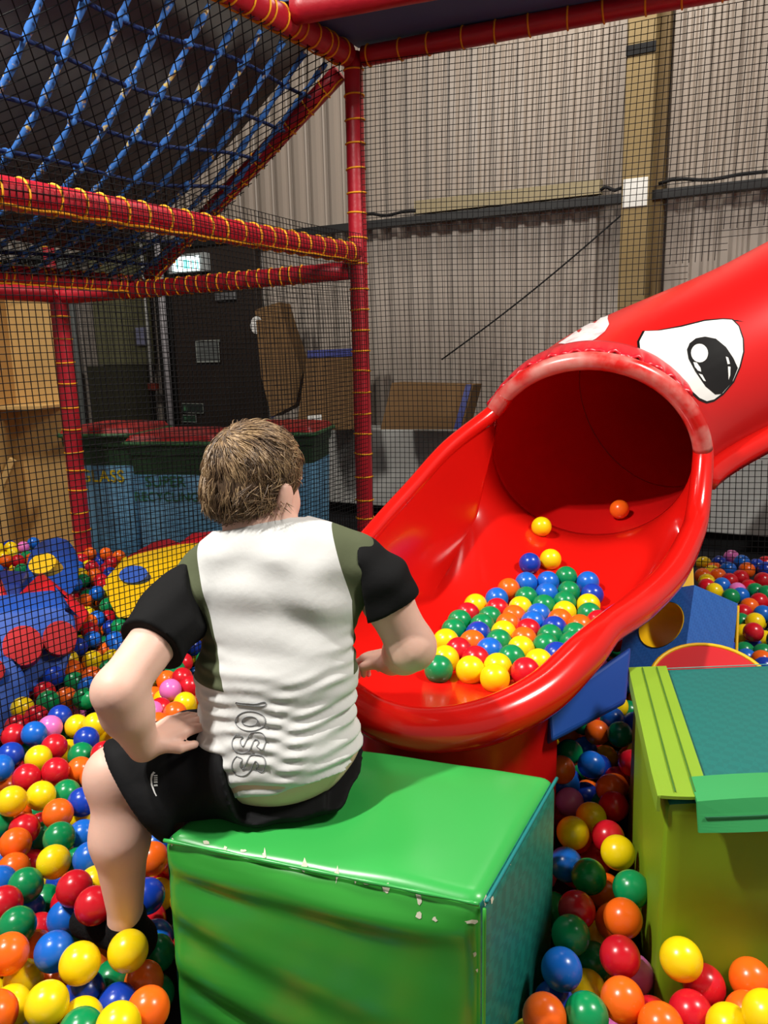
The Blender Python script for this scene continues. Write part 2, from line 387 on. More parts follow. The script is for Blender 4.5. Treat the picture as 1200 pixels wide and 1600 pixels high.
pole('padded_bar', top + UR * .05, top + UR * 2.9 + np.array([0, 0, .06]), 'red padded beam along the top of the net behind the slide', t0=.03, ties=.15)
pole('padded_bar', P0 + [0, 0, ZB] + VL * .04, P0 + [0, 0, ZB] + VL * 2.9, 'thick red padded beam with bright yellow lacing in front of the blue rope net', r=.047, ties=.095, line=(.855, -.518, -1.1))
P1 = D(92, 470, 4.42); P1[2] = 0
Q0 = P0 + [0, 0, 1.70]; Q1 = P1 + np.array([0, 0, 1.64])
pole('padded_bar', Q0 + unit(Q1 - Q0) * .05, Q1, 'red padded crossbeam between the two posts below the exit sign', ties=.06, t0=.25, t1=1.35)
pole('padded_post', P1, Q1 + [0, 0, .03], 'red padded post between the plywood shelving and the wheeled bins', r=.05, ties=.12)
far0 = D(30, 452, 4.42) ; 
pole('padded_bar', Q1 + VL * .05 + [0, 0, .01], Q1 + VL * 1.9 + [0, 0, .01], 'dull red padded beam above the plywood shelving', ties=None)
B0 = D(222, 446, 4.34); B0[2] = 1.69
pole('padded_bar', B0 + VL * .02, B0 + VL * 2.3, 'dark red padded beam along the foot of the blue rope net', ties=.09, t0=.03, dense=.5, line=(.5, -.3, -1))
pole('padded_bar', B0 + unit(top - B0) * .06, top + unit(B0 - top) * .09, 'sloping dark red padded beam at the edge of the blue rope net', r=.042, ties=.12, line=(.3, -.6, -.6))
pole('padded_bar', top + VL * .06, top + VL * 2.4, 'red padded beam with dense yellow ties along the head of the blue rope net', r=.052, ties=.085, dense=.5, line=(-.9, 0, -.8))
pole('padded_bar', top + VL * .52 + UR * .05 + [0, 0, .03], top + VL * .52 + UR * 2.6 + [0, 0, .03], 'plain red padded beam under the blue overhead deck', r=.055, ties=None)
bp_ = D(58, 190, 5.4); pole('padded_post', (bp_[0], bp_[1], 0), (bp_[0] - .02, bp_[1], 4.2), 'distant red padded post seen through the blue rope net', ties=.16)
# overhead deck
dk = thing('overhead_deck', top + UR * 1.2 + VL * .4 + [0, 0, .05], 'dark blue underside of the platform overhead between red beams', 'deck')
mk('soffit', *bevel_box(top + UR * 1.4 + VL * .25 + [0, 0, .075], UR * 1.40, VL * .30, (0, 0, .02), .004), mat('navy_deck', (74, 100, 146), .6, .3, var=.08), dk, smooth=False)

# ================================================================== nets
def net(name, org, du, dv, nu, nv, cu, cv, r, sag, label, parent=None, wob=.0, cat='net', seg=14):
    """cords in two directions over a sheet org + du*i*cu + dv*j*cv ; sag(u,v) gives a displacement"""
    Vs = []; Qs = []; base = 0
    def line(pts):
        nonlocal base
        T, N, B = frames(pts); a = np.arange(3) * 2 * pi / 3
        V = (np.asarray(pts)[:, None, :] + r * (np.cos(a)[None, :, None] * N[:, None, :] + np.sin(a)[None, :, None] * B[:, None, :])).reshape(-1, 3)
        Vs.append(V); m = len(pts)
        i, j = np.meshgrid(np.arange(m - 1), np.arange(3), indexing='ij')
        Qs.append(np.stack([i * 3 + j, (i + 1) * 3 + j, (i + 1) * 3 + (j + 1) % 3, i * 3 + (j + 1) % 3], -1).reshape(-1, 4) + base); base += len(V)
    for i in range(nu + 1):
        line([org + du * (i * cu) + dv * (t * nv * cv) + sag(i * cu, t * nv * cv) for t in np.linspace(0, 1, seg)])
    for j in range(nv + 1):
        line([org + du * (t * nu * cu) + dv * (j * cv) + sag(t * nu * cu, j * cv) for t in np.linspace(0, 1, seg)])
    o = mk_fast(name, np.concatenate(Vs), np.concatenate(Qs), M_net, parent)
    return props(o, label, cat)
up3 = np.array([0, 0, 1.0])
nr = np.array([-UR[1], UR[0], 0]) * -1                    # towards the pit
net('safety_net', P0 + UR * .05 + nr * .03 + up3 * .33, UR, up3, 112, 89, .0252, .0256, .0018,
    lambda u, v: nr * (.03 * sin(u * 2.3) * sin(v * 1.2)) + up3 * (.014 * sin(u * 3.1 + v) + .02 * max(0, v - 2.2) * sin(u * 5)) + UR * (.012 * sin(v * 2.7 + u)), 'black square-mesh safety net hanging behind the red slide', seg=20)
nl = np.array([.855, -.518, 0])
net('safety_net', P0 + VL * .06 + nl * .055 + up3 * .08, VL, up3, 118, 84, .0222, .0212, .0017,
    lambda u, v: nl * (.03 * sin(u * 1.9 + .5) * sin(v * 1.7)) + up3 * (.010 * sin(u * 3.3 + v * 2)) + VL * (.010 * sin(v * 3.7 + u)), 'black fine-mesh safety net hanging under the yellow-laced beam', seg=20)
# back net of that bay, under the crossbeam
dq = unit(P1 - P0)
net('safety_net', P0 + dq * .06 + up3 * .1, dq, up3, 58, 64, .0275, .0245, .0014,
    lambda u, v: np.array([0, .015 * sin(u * 2 + v), .008 * sin(u * 4)]), 'black safety net under the crossbeam in front of the wheeled bins', seg=12)

# ---- blue rope scramble net
A0 = top + VL * .07 + np.array([0, 0, -.03]); Wv = B0 - A0 + np.array([0, 0, .0]); Lw = np.linalg.norm(Wv); Wd = Wv / Lw
cn = np.cross(VL, Wd); cn = cn if cn[2] < 0 else -cn
def cg(s, t):
    return A0 + VL * s + Wd * (t * Lw) + cn * (.16 * sin(pi * t) * (.35 + .65 * sin(pi * min(1, max(0, s / 2.4)))))
cg_t = thing('scramble_net', B0, 'sloping scramble net of blue ropes above the yellow-laced red beam', 'net')
NS = 15; DS = .155
for i in range(NS):
    s = .10 + i * DS
    mk('rope', *tube([cg(s + .012 * sin(7 * t + i), t) for t in np.linspace(.03, .97, 26)], [.0120 + .0045 * sin(k * 2.4 + i) for k in range(26)], 8), M_blue_rope, cg_t)
for j in range(1, 8):
    t = j / 8
    mk('cross_rope', *tube([cg(s, t + .01 * sin(s * 6 + j)) for s in np.linspace(.05, .1 + (NS - .5) * DS, 40)], .0085, 7), mat('navy_rope', (26, 48, 100), .65, .3, var=.2, vscale=50) if j == 1 else MATS['navy_rope'], cg_t)
kb = uvs(.019, 10, 7); km = bpy.data.meshes.new('knot'); km.from_pydata(kb[0].tolist(), [], kb[1]); km.materials.append(M_blue_rope); km.polygons.foreach_set('use_smooth', [True] * len(km.polygons))
for i in range(NS):
    for j in range(1, 8):
        if (i + j) % 2: continue
        o = bpy.data.objects.new('knot', km); COL.objects.link(o); o.parent = cg_t; o.location = tuple(cg(.10 + i * DS, j / 8) - B0); o.rotation_euler = (random.random() * 3, random.random() * 3, 0); o.scale = (1.25, .9, .9)
# fine black netting lashed under the ropes (diamond)
Vs = MB()
def cgl(p, q, m=16):
    pts = [cg(p[0] + (q[0] - p[0]) * k / m, p[1] + (q[1] - p[1]) * k / m) + cn * .02 for k in range(m + 1)]
    Vs.add(*tube(pts, .0026, 3, caps=False))
SX = 2.35; cell = .062
for k in range(int((SX + Lw) / cell)):
    d = k * cell
    a = (max(0, d - Lw), min(1, d / Lw)); b = (min(SX, d), max(0, (d - SX) / Lw)); cgl(a, b)
    a = (max(0, d - Lw), 1 - min(1, d / Lw)); b = (min(SX, d), 1 - max(0, (d - SX) / Lw)); cgl(a, b)
o = Vs.build('backing_net', M_net, cg_t); o['kind'] = 'stuff'
# added dark sheet above the ropes, standing in for the shade behind them
fs_ = [(s_, t_) for s_ in np.linspace(-.02, 1.62, 14) for t_ in np.linspace(-.02, 1.0, 12)]
ds_ = MB(); ds_.add([cg(a_, b_) - cn * (.22 + .02 * sin(5 * a_ + 3 * b_)) for a_, b_ in fs_], grid_faces(14, 12))
ob_ = ds_.build('shade_backdrop', mat('dark_backdrop', (92, 92, 88), .9, .2, var=.35, vscale=7), None, label='dark stand-in sheet added above the blue scramble net for shade', cat='backdrop')
ob_.modifiers.new('t', 'SOLIDIFY').thickness = .006
# grey net curtain hanging far behind the ropes
gc = D(60, 200, 5.0)
gn = net('curtain_net', np.array([-3.4, 5.1, 1.7]), np.array([1, 0, 0.0]), up3, 60, 50, .03, .045, .0016, lambda u, v: np.array([.02 * sin(v * 2 + u), 0, .02 * sin(u * 3)]), 'grey net curtain hanging in the dark behind the blue rope net', seg=12)
gn.data.materials[0] = mat('grey_net_cord', (84, 86, 84), .8, .2)

# ================================================================== decals: thin shaped pieces lying on a curved surface
from mathutils.bvhtree import BVHTree
from mathutils.geometry import delaunay_2d_cdt
def bvh_of(*objs):
    Vs = []; Fs = []
    for o in objs:
        b = len(Vs); org = ORG[o.name]
        Vs += [Vector(v.co) + Vector(org) for v in o.data.vertices]; Fs += [[i + b for i in p.vertices] for p in o.data.polygons]
    return BVHTree.FromPolygons(Vs, Fs)
def hit(bv, px, py):
    d = Vector(unit(ray(px, py))); r = bv.ray_cast(Vector(CAM), d)
    if r[0] is None:
        p0 = Vector(CAM); best = None
        for t in np.linspace(.8, 7, 160):
            q = bv.find_nearest(Vector(CAM) + d * float(t))
            if best is None or q[3] < best[3]: best = q
        return best[0], best[1]
    return r[0], r[1]
def decal(name, outline, bv, mt, parent, off=.0015, step=5.0, **kw):
    """outline measured in the photograph, laid onto the real surface as a thin sheet"""
    pts = []
    n = len(outline)
    for i in range(n):
        a, b = np.array(outline[i]), np.array(outline[(i + 1) % n]); m = max(1, int(np.linalg.norm(b - a) / step))
        pts += [a + (b - a) * k / m for k in range(m)]
    nb = len(pts); P = np.array(pts); lo, hi = P.min(0), P.max(0)
    ins = []
    for x in np.arange(lo[0] + step / 2, hi[0], step):
        for y in np.arange(lo[1] + step / 2, hi[1], step):
            if np.min(np.hypot(P[:, 0] - x, P[:, 1] - y)) > step * .45: ins.append((x, y))
    allp = [Vector((float(p[0]), float(p[1]))) for p in pts + ins]
    r = delaunay_2d_cdt(allp, [(i, (i + 1) % nb) for i in range(nb)], [list(range(nb))], 1, 1e-4)
    used_ = sorted({i for f in r[2] for i in f}); rm_ = {o_: k for k, o_ in enumerate(used_)}; tri_ = [[rm_[i] for i in f] for f in r[2]]
    V = []
    for p in (r[0][i] for i in used_):
        q, nn = hit(bv, p[0], p[1])
        if q is None: return None
        if nn.dot(Vector(CAM) - q) < 0: nn = -nn
        V.append(q + nn * off)
    return mk(name, np.array([v[:] for v in V]), tri_, mt, parent, **kw)

# ================================================================== the red tube slide
M_slide = mat('glossy_red_plastic', (216, 22, 16), .20, .5, var=.06, vscale=5, coat=.25)
M_slide2 = mat('red_plastic_outside', (204, 18, 18), .30, .5, var=.07, vscale=4, coat=.1)
M_worn = mat('worn_red_rim', (206, 30, 26), .28, .5, rgb2=(214, 150, 140), vscale=11, thr=(.42, .72), coat=.3)
M_cover = mat('pink_red_vinyl_cover', (206, 22, 40), .35, .5, var=.08, coat=.15)
C = D(920, 716, 2.85); vw = unit(C - CAM)
ir = unit(RT - vw * (RT @ vw)); iu = unit(UP - vw * (UP @ vw))
d0 = unit(.85 * vw + .50 * iu + .10 * ir)
e1 = unit(np.cross(d0, (0, 0, 1))); e2 = np.cross(e1, d0)
RI, RO = .362, .385
E_ = D(1205, 537, 3.30); dE = unit((.84, .20, .40))
b0, b1, b2, b3 = C, C + d0 * .34, E_ - dE * .38, E_
path = [((1 - t) ** 3) * b0 + 3 * (1 - t) ** 2 * t * b1 + 3 * (1 - t) * t * t * b2 + t ** 3 * b3 for t in np.linspace(0, 1, 26)] + [E_ + dE * k * .12 for k in range(1, 10)]
path = np.array(path)
sl = thing('tube_slide', (C[0], C[1], 0), 'big red plastic tube slide with painted cartoon eyes and an open scoop exit', 'slide')
T_, N_, B_ = frames(path, up=e2)
def shell(R, seg=64):
    a = np.arange(seg) * 2 * pi / seg
    return (path[:, None, :] + R * (np.cos(a)[None, :, None] * -B_[:, None, :] + np.sin(a)[None, :, None] * N_[:, None, :])).reshape(-1, 3)
if (-B_[0]) @ e1 < 0: B_ = -B_
Vo, Vi = shell(RO), shell(RI); ns = len(path); sg = 64
Fo = grid_faces(ns, sg, False, True); Fi = [tuple(reversed([i + len(Vo) for i in f])) for f in grid_faces(ns, sg, False, True)]
ring = [(i, (i + 1) % sg, len(Vo) + (i + 1) % sg, len(Vo) + i) for i in range(sg)]
lastO, lastI = (ns - 1) * sg, len(Vo) + (ns - 1) * sg
capf = [tuple(lastO + i for i in range(sg))]
outer = mk('tube', Vo, Fo + capf, M_slide2, sl)
mk('tube_lining', np.concatenate([Vo, Vi]), Fi + ring, M_slide2, sl)
BV_T = bvh_of(outer)
for o in COL.objects:                                  # the net behind is cut open where the tube passes
    if o.name.startswith('safety_net'):
        bm = bmesh.new(); bm.from_mesh(o.data)
        dead = [v for v in bm.verts if v.co.x > .3 and np.min(np.linalg.norm(path - np.array(v.co), axis=1)) < RO + .03]
        bmesh.ops.delete(bm, geom=dead, context='VERTS'); bm.to_mesh(o.data); bm.free()
# darker red seam lines around the lining (tube joints)
for k in (0, 11):
    mk('joint', *tube([path[k] + T_[k] * .012 + (RI - .0005) * (cos(a) * -B_[k] + sin(a) * N_[k]) for a in np.linspace(0, 2 * pi, 64, endpoint=False)], .0022, 5, closed=True), mat('joint_dark_red', (120, 10, 12), .4), sl)
# side flanges where the two half shells meet
for sgn, ph in ((1, -16), (-1, 196)):
    a0 = radians(ph); VV = []
    for i in range(2, ns):
        rad = cos(a0) * -B_[i] + sin(a0) * N_[i]; tan_ = -sin(a0) * -B_[i] + cos(a0) * N_[i]
        if sgn < 0: tan_ = -tan_
        gr = min(1, (i - 1) / 4)
        for (r_, h_) in ((RO - .01, .055), (RO + .035 * gr, .045), (RO + .062 * gr, .012), (RO + .060 * gr, -.022), (RO + .03 * gr, -.03), (RO - .01, -.03)):
            VV.append(path[i] + rad * r_ + tan_ * h_)
    mk('side_flange', np.array(VV), grid_faces(ns - 2, 6, False, True), M_slide, sl)
# rolled rim: worn arc over the mouth, then down both sides of the scoop and round the front lip
def rp(phi, R): return C + R * (cos(radians(phi)) * e1 + sin(radians(phi)) * e2) - d0 * .012
PHL, PHR = 158, -8
right = [(1090, 800, 2.63), (1078, 842, 2.51), (1048, 898, 2.32), (1000, 946, 2.13), (950, 982, 1.99), (912, 1022, 1.90), (850, 1082, 1.80), (770, 1124, 1.735), (690, 1140, 1.715)]
left = [(702, 698, 2.73), (645, 760, 2.59), (585, 827, 2.44), (528, 900, 2.25), (497, 980, 2.04), (514, 1052, 1.87), (560, 1104, 1.775), (622, 1134, 1.73)]
rim = [rp(p, RI + .022) for p in (20, 6)] + [D(*q) for q in right] + [D(*q) for q in reversed(left)] + [rp(p, RI + .022) for p in (150, 137)]
rimr = [.031, .034, .038, .040, .045, .046, .040, .050, .052, .052, .050, .048, .044, .038, .032, .028, .026, .026, .028, .029, .030]
rs = spline(rim, 150); rr = np.interp(np.linspace(0, 1, 150), np.linspace(0, 1, len(rim)), rimr)
mk('scoop_rim', *tube(rs, rr, 18, up=(0, 0, 1)), M_slide, sl)
arc = [rp(p, RI + .022) for p in np.linspace(8, 150, 60)]
mk('mouth_rim', *tube(arc, np.interp(np.linspace(0, 1, 60), [0, .5, 1], [.033, .031, .029]), 18, up=d0), M_worn, sl)
# scoop surface
na, nb = 61, 44
ra = [rp(PHL + (352 - PHL) * k / (na - 1), RI + .002) + d0 * .03 for k in range(na)]
ctl = [rp(PHL, RI + .01)] + [D(*q) for q in left] + [D(*q) for q in reversed(right)] + [rp(352, RI + .01)]
par = np.array([0] + list(np.linspace(.03, .44, len(left))) + list(np.linspace(.5, .97, len(right))) + [1.0])
dense = spline(ctl, 400); dpar = np.interp(np.linspace(0, len(ctl) - 1, 400), np.arange(len(ctl)), par)
ZF = .452
def scoop(k, b):
    a = k / (na - 1); R0 = ra[k]; R1 = np.array([np.interp(a, dpar, dense[:, c]) for c in range(3)])
    L = np.hypot(*(R1 - R0)[:2]); wgt = min(1, L / .45)
    st = min(1, b / .5); S = st * st * (3 - 2 * st)
    low = R0[2] + (min(ZF, R0[2]) - R0[2]) * S * wgt
    cen = math.exp(-((a - .55) / .20) ** 2)
    p = 2.2 + 12 * cen
    xy = R0 + (R1 - R0) * b
    return np.array([xy[0], xy[1], low + (R1[2] - low) * b ** p])
SV = np.array([scoop(k, b) for k in range(na) for b in np.linspace(0, 1, nb)])
so = mk('scoop', SV, grid_faces(na, nb), M_slide, sl)
md = so.modifiers.new('thick', 'SOLIDIFY'); md.thickness = .012; md.offset = -1
decal('yellow_light_trail', [(686, 796), (700, 794), (704, 799), (697, 812), (701, 815), (708, 806), (712, 812), (702, 824), (690, 822), (686, 816), (693, 803), (688, 803)], BVHTree.FromPolygons([Vector(v) for v in SV.tolist()], grid_faces(na, nb)), mat('painted_light_trail', (212, 132, 20), .4), sl, .0015, 3)  # yellow light trail of a moving ball, painted on as a flat decal
# skirt under the front lip
fr_ = [D(*q) for q in right[5:]] + [D(*q) for q in reversed(left[4:])]
fr_ = spline(fr_, 40); cc = np.array([.24, 2.05, 0]); VV = []
for p in fr_:
    q = p + unit((cc - p) * [1, 1, 0]) * .07
    VV += [(q[0], q[1], .46), (q[0], q[1], .0)]
mk('base_skirt', np.array(VV), [(2 * i, 2 * i + 1, 2 * i + 3, 2 * i + 2) for i in range(39)], M_slide2, sl)
# crumpled vinyl collar on top of the mouth
VV = []; npz = 90
for k in range(npz):
    ph = radians(36 + (156 - 36) * k / (npz - 1))
    for j in range(7):
        f = j / 6; cr = (1 - f) ** 2 * (.006 * sin(k * 1.45) + .005 * sin(k * .83 + 1))
        VV.append(C + d0 * (.012 + .115 * f + (1 - f) * .006 * sin(k * .9)) + (RO + .016 + cr - .012 * f * f) * (cos(ph) * e1 + sin(ph) * e2))
o = mk('vinyl_collar', np.array(VV), grid_faces(npz, 7), M_cover, sl); md = o.modifiers.new('t', 'SOLIDIFY'); md.thickness = .01
# eyes painted on the hood
def ez(pts): return [(860 + x / 3.53, 380 + y / 3.53) for x, y in pts]
eye = ez([(520, 488), (600, 485), (720, 465), (850, 432), (950, 422), (1000, 425), (1035, 460), (1058, 530), (1060, 600), (1040, 680), (1005, 760), (950, 825), (900, 862), (860, 872), (820, 855), (760, 800), (680, 730), (600, 675), (520, 630), (495, 590), (490, 545)])
def grow(pts, d, dx=0, dy=0):
    P = np.array(pts); c = P.mean(0); return [tuple(p + (p - c) / np.linalg.norm(p - c) * d + np.array([dx, dy])) for p in P]
M_ink = mat('black_paint', (12, 12, 13), .3, .5); M_eye = mat('white_eye_paint', (226, 226, 222), .35, .5, var=.04)
decal('eye_outline', grow(eye, 3.2, -.6, .5), BV_T, M_ink, sl, .0012)
ey = decal('eye', eye, BV_T, M_eye, sl, .0024)
decal('pupil', ez([(850, 518), (910, 530), (965, 575), (1005, 635), (1030, 690), (1000, 765), (940, 832), (905, 835), (850, 790), (795, 710), (758, 640), (750, 590), (765, 555), (800, 528)]), BV_T, M_ink, ey, .0036)
decal('glint', ez([(818 + 47 * cos(t), 610 + 51 * sin(t)) for t in np.linspace(0, 2 * pi, 20, endpoint=False)]), BV_T, M_eye, ey, .0048)
for g in ([(783, 660), (802, 662), (822, 690), (826, 712), (808, 706), (792, 686)], [(812, 722), (832, 728), (852, 764), (840, 762)], [(962, 628), (976, 634), (985, 668), (972, 670)], [(974, 682), (988, 684), (986, 730), (977, 756)]):
    decal('glint', ez(g), BV_T, M_eye, ey, .0048, 3)
decal('brow_line', ez([(1000, 424), (1030, 425), (1068, 434), (1030, 430), (1003, 430)]), BV_T, M_ink, sl, .0012, 3)
decal('eye', ez([(44, 556), (110, 512), (200, 442), (290, 392), (322, 382), (316, 420), (324, 450), (300, 490), (250, 530), (205, 552), (120, 558)]), BV_T, mat('scuffed_white_paint', (226, 222, 220), .4, .4, rgb2=(206, 150, 156), vscale=16, thr=(.52, .75)), sl, .0024)

# ================================================================== soft blocks
def soft_block(name, fl, fr, bl, z0, z1, r, label, faces, cat='foam block', n=26, group=None):
    """fl, fr, bl: plan corners; faces: {which: (part name, material, puff, fn)} ; 0/1 = -x/+x, 2/3 = -y/+y, 4/5 = -z/+z"""
    fl, fr, bl = (np.array([p[0], p[1]], float) for p in (fl, fr, bl))
    ax = (fr - fl) / 2; ay = (bl - fl) / 2; c = fl + ax + ay
    h = (np.linalg.norm(ax), np.linalg.norm(ay), (z1 - z0) / 2)
    ux, uy = np.append(ax / h[0], 0), np.append(ay / h[1], 0)
    t = thing(name, (c[0], c[1], z0), label, cat, group); outp = {}
    for wch, (pn, mt, puff, fn) in faces.items():
        P, Fc = soft_face(h, r, n, wch, puff, fn)
        Wd_ = np.array([c[0], c[1], (z0 + z1) / 2]) + P[:, :1] * ux + P[:, 1:2] * uy + P[:, 2:3] * np.array([0, 0, 1.0])
        outp[wch] = mk(pn, Wd_, Fc, mt, t)
    return t, outp
M_gtop = mat('green_vinyl', (54, 164, 74), .30, .5, var=.05, vscale=5, bump=.06, bscale=9)
M_gfront = mat('leaf_green_vinyl', (54, 156, 54), .28, .5, var=.05, vscale=5, bump=.06, bscale=9)
M_teal = pattern_mat('teal_textured_vinyl', (20, 112, 104), (24, 126, 116), 46, .45, .2)
GFL, GFR, GBR = Z(247, 1308, .45), Z(757, 1411, .45), Z(872, 1210, .45); GBL = GFL + GBR - GFR
def wr_front(A, B):     # A = height, B = along the face
    z, x = A, B
    f = .007 * np.exp(-(x + 1) * 1.1) * (np.sin(9 * z + 3.2 * x) + .6 * np.sin(15 * z + 5 * x + 1)) * (1 - z ** 8) * (1 - np.abs(x) ** 10)
    f += -.016 * np.exp(-(((z + .55 + .42 * (x + .4)) / .10) ** 2)) * np.exp(-((x + .35) / .5) ** 2)
    f += -.010 * np.exp(-(((z - .62 + .16 * (x + .6)) / .09) ** 2)) * np.exp(-((x + .65) / .35) ** 2)
    f += .012 * np.exp(-((z - .75) / .12) ** 2) * (1 - x ** 6)
    return f
def wr_top(A, B): return -.018 * np.exp(-((A + .35) / .38) ** 2 - ((B + .25) / .6) ** 2) + .003 * np.sin(8 * A + 3 * B) * (1 - A ** 4) * (1 - B ** 4)
gb, gparts = soft_block('seat_block', GFL, GFR, GBL, 0, .45, .030, 'large green vinyl foam block with teal side that the boy sits on',
    {5: ('top_panel', M_gtop, .010, wr_top), 2: ('front_panel', M_gfront, .020, wr_front), 1: ('side_panel', M_teal, .004, None), 0: ('side_panel', M_teal, .004, None), 3: ('back_panel', M_gfront, .004, None), 4: ('base_panel', M_gfront, 0, None)}, n=44)
BV_G = bvh_of(gparts[5], gparts[2], gparts[1])
M_scuff = mat('bare_scuffed_vinyl', (206, 204, 182), .7, .2, var=.1)
seam_pts = []
for f in np.linspace(.02, .985, 40):
    p = GFL + (GFR - GFL) * f + np.array([0, 0, -.004]); n_ = unit(np.array([GFR[1] - GFL[1], -(GFR[0] - GFL[0]), 0]))
    seam_pts.append(p + n_ * .000)
mk('seam', *tube(seam_pts, [.0035 + .001 * sin(k) for k in range(40)], 6), M_gtop, gb)
mk('seam', *tube([GFR + (GBR - GFR) * f + np.array([0, 0, -.004]) for f in np.linspace(.02, .98, 24)], .0035, 6), mat('teal_piping', (14, 120, 120), .45), gb)
mk('seam', *tube([GFR + np.array([0, 0, -z]) for z in np.linspace(.01, .44, 20)], .003, 6), M_gfront, gb)
rs_ = random.Random(5)
for (x, y, h_, w_) in ((268, 1313, 14, 5), (322, 1318, 6, 10), (352, 1327, 10, 5), (413, 1337, 17, 6), (475, 1353, 18, 7), (527, 1367, 22, 5), (556, 1376, 10, 3), (603, 1388, 20, 7), (655, 1402, 20, 7), (655, 1430, 9, 8), (680, 1436, 7, 6), (735, 1440, 9, 20), (758, 1408, 14, 5), (768, 1405, 12, 3), (742, 1490, 8, 4), (745, 1515, 6, 3), (380, 1330, 5, 8), (575, 1380, 5, 12), (810, 1320, 5, 4), (795, 1350, 4, 4)):
    o_ = [(x + rs_.uniform(.3, 1) * w_ * .95 * cos(t) , y + rs_.uniform(.3, 1) * h_ * .75 * sin(t)) for t in np.linspace(0, 2 * pi, 9, endpoint=False)]
    decal('scuff', o_, BV_G, M_scuff, gb, .0012, 3)
# ---- lime / teal cube
M_lime = mat('lime_green_vinyl', (120, 150, 20), .5, .4, var=.07, vscale=4, bump=.1, bscale=14)
M_lime2 = mat('pale_lime_flap', (128, 164, 44), .5, .4, var=.06, vscale=6)
M_mint = mat('mint_green_flap', (52, 150, 84), .5, .4, var=.06, vscale=6)
M_teal2 = pattern_mat('teal_top_vinyl', (14, 104, 98), (16, 110, 103), 60, .5, .08)
TFL, TBL = Z(1042, 1256, .5), Z(992, 1046, .5); TFR = TFL + np.array([.60, .03, 0])
tb, tparts = soft_block('lid_cube', TFL, TFR, TBL, 0, .5, .015, 'lime green foam cube with teal lid and stitched flaps',
    {5: ('lid', M_teal2, .004, None), 2: ('front_panel', M_lime, .018, lambda A, B: .006 * np.sin(7 * A + 2 * B) * (1 - B ** 6) * (1 - A ** 6)), 0: ('side_panel', M_lime, .008, None), 1: ('side_panel', M_lime, .004, None), 3: ('back_panel', M_teal2, .0, None)}, n=22)
tx = unit(TFR - TFL); ty = unit(TBL - TFL); tl = np.linalg.norm(TBL - TFL)
def flap(name, P4, mt, th=.006):
    """P4(u,v) sheet with a crisp fold"""
    us, vs_ = np.linspace(0, 1, 14), np.array([0, .2, .4, .6, .75, .86, .90, .94, 1.0])
    V = np.array([P4(u, v) for u in us for v in vs_])
    o = mk(name, V, grid_faces(14, len(vs_)), mt, tb, smooth=False); m_ = o.modifiers.new('t', 'SOLIDIFY'); m_.thickness = th; m_.offset = 0
    return o
def lf(u, v):           # lies along the left edge of the lid, outer edge folded down a little
    d = .078 - .094 * min(1, v / .9); drop = -.030 * max(0, v - .9) / .1
    return TFL + ty * (-.004 + u * (tl - .012)) + tx * d + np.array([0, 0, .010 + drop + .018 * max(0, .16 - u) * (v ** 2) * 3])
f1 = flap('side_flap', lf, M_lime2)
def ff(u, v):           # front flap: on the lid, then hanging straight down over the front edge
    q = TFL + tx * (.050 + u * .545)
    if v <= .6: return q + ty * (.060 - .080 * v / .6) + np.array([0, 0, .013 + .002 * sin(u * 9)])
    h_ = (v - .6) / .4
    return q - ty * .020 + np.array([0, -.016 * h_ - .006 * h_ * sin(u * 7), .012 - .048 * h_])
f2 = flap('front_flap', ff, M_mint)
for dv in (.25, .6):
    mk('stitching', *tube([lf(u, dv) + np.array([0, 0, .006]) for u in np.linspace(.02, .98, 24)], .0014, 4), mat('green_thread', (60, 110, 30), .7), f1)
mk('stitching', *tube([ff(u, .80) + np.array([0, -.005, .003]) for u in np.linspace(.02, .98, 24)], .0014, 4), mat('dark_thread', (20, 96, 60), .7), f2)
mk('stitching', *tube([TBL + tx * .05 - ty * .012 + tx * .5 * u + np.array([0, 0, .004]) for u in np.linspace(0, 1, 20)], .0012, 4), mat('pale_thread', (90, 160, 150), .7), tparts[5])
# ---- generic prism blocks (front outline in the picture at a measured distance, extruded to their real depth)
def blk(name, pts, ext, mt, label, r=.012, cat='foam block', parent=None, hole=None):
    P = np.array([D(*p) for p in pts]) if len(pts[0]) == 3 and pts[0][1] > 50 else np.array(pts, float)
    if hole is None and len(P) > 3:
        c_ = P.mean(0); n_ = np.linalg.svd(P - c_)[2][2]
        P = np.array([PL(p[0], p[1], c_, n_) for p in (proj(q) for q in P)])
    V, Fc = prism(P, ext, hole)
    bm = bmesh.new(); vs = [bm.verts.new(v) for v in V]
    for f in Fc: bm.faces.new([vs[i] for i in f])
    bmesh.ops.dissolve_limit(bm, angle_limit=.02, verts=bm.verts[:], edges=bm.edges[:]) if hole is None else None
    if r and hole is None: bmesh.ops.bevel(bm, geom=bm.edges[:], offset=r, segments=3, affect='EDGES', profile=.5)
    bm.verts.index_update(); V = np.array([v.co[:] for v in bm.verts]); Fc = [[v.index for v in f.verts] for f in bm.faces]; bm.free()
    return V, Fc
M_blueV = pattern_mat('blue_textured_vinyl', (36, 98, 184), (44, 108, 194), 90, .45, .25)
M_blueP = mat('blue_vinyl', (26, 76, 168), .45, .45, var=.06, vscale=5)
M_navy = mat('navy_vinyl', (22, 44, 120), .45, .45, var=.06)
M_yel = mat('yellow_vinyl', (236, 186, 10), .45, .45, var=.06, vscale=5)
M_redv = mat('red_vinyl', (192, 20, 30), .45, .45, var=.06, vscale=5)
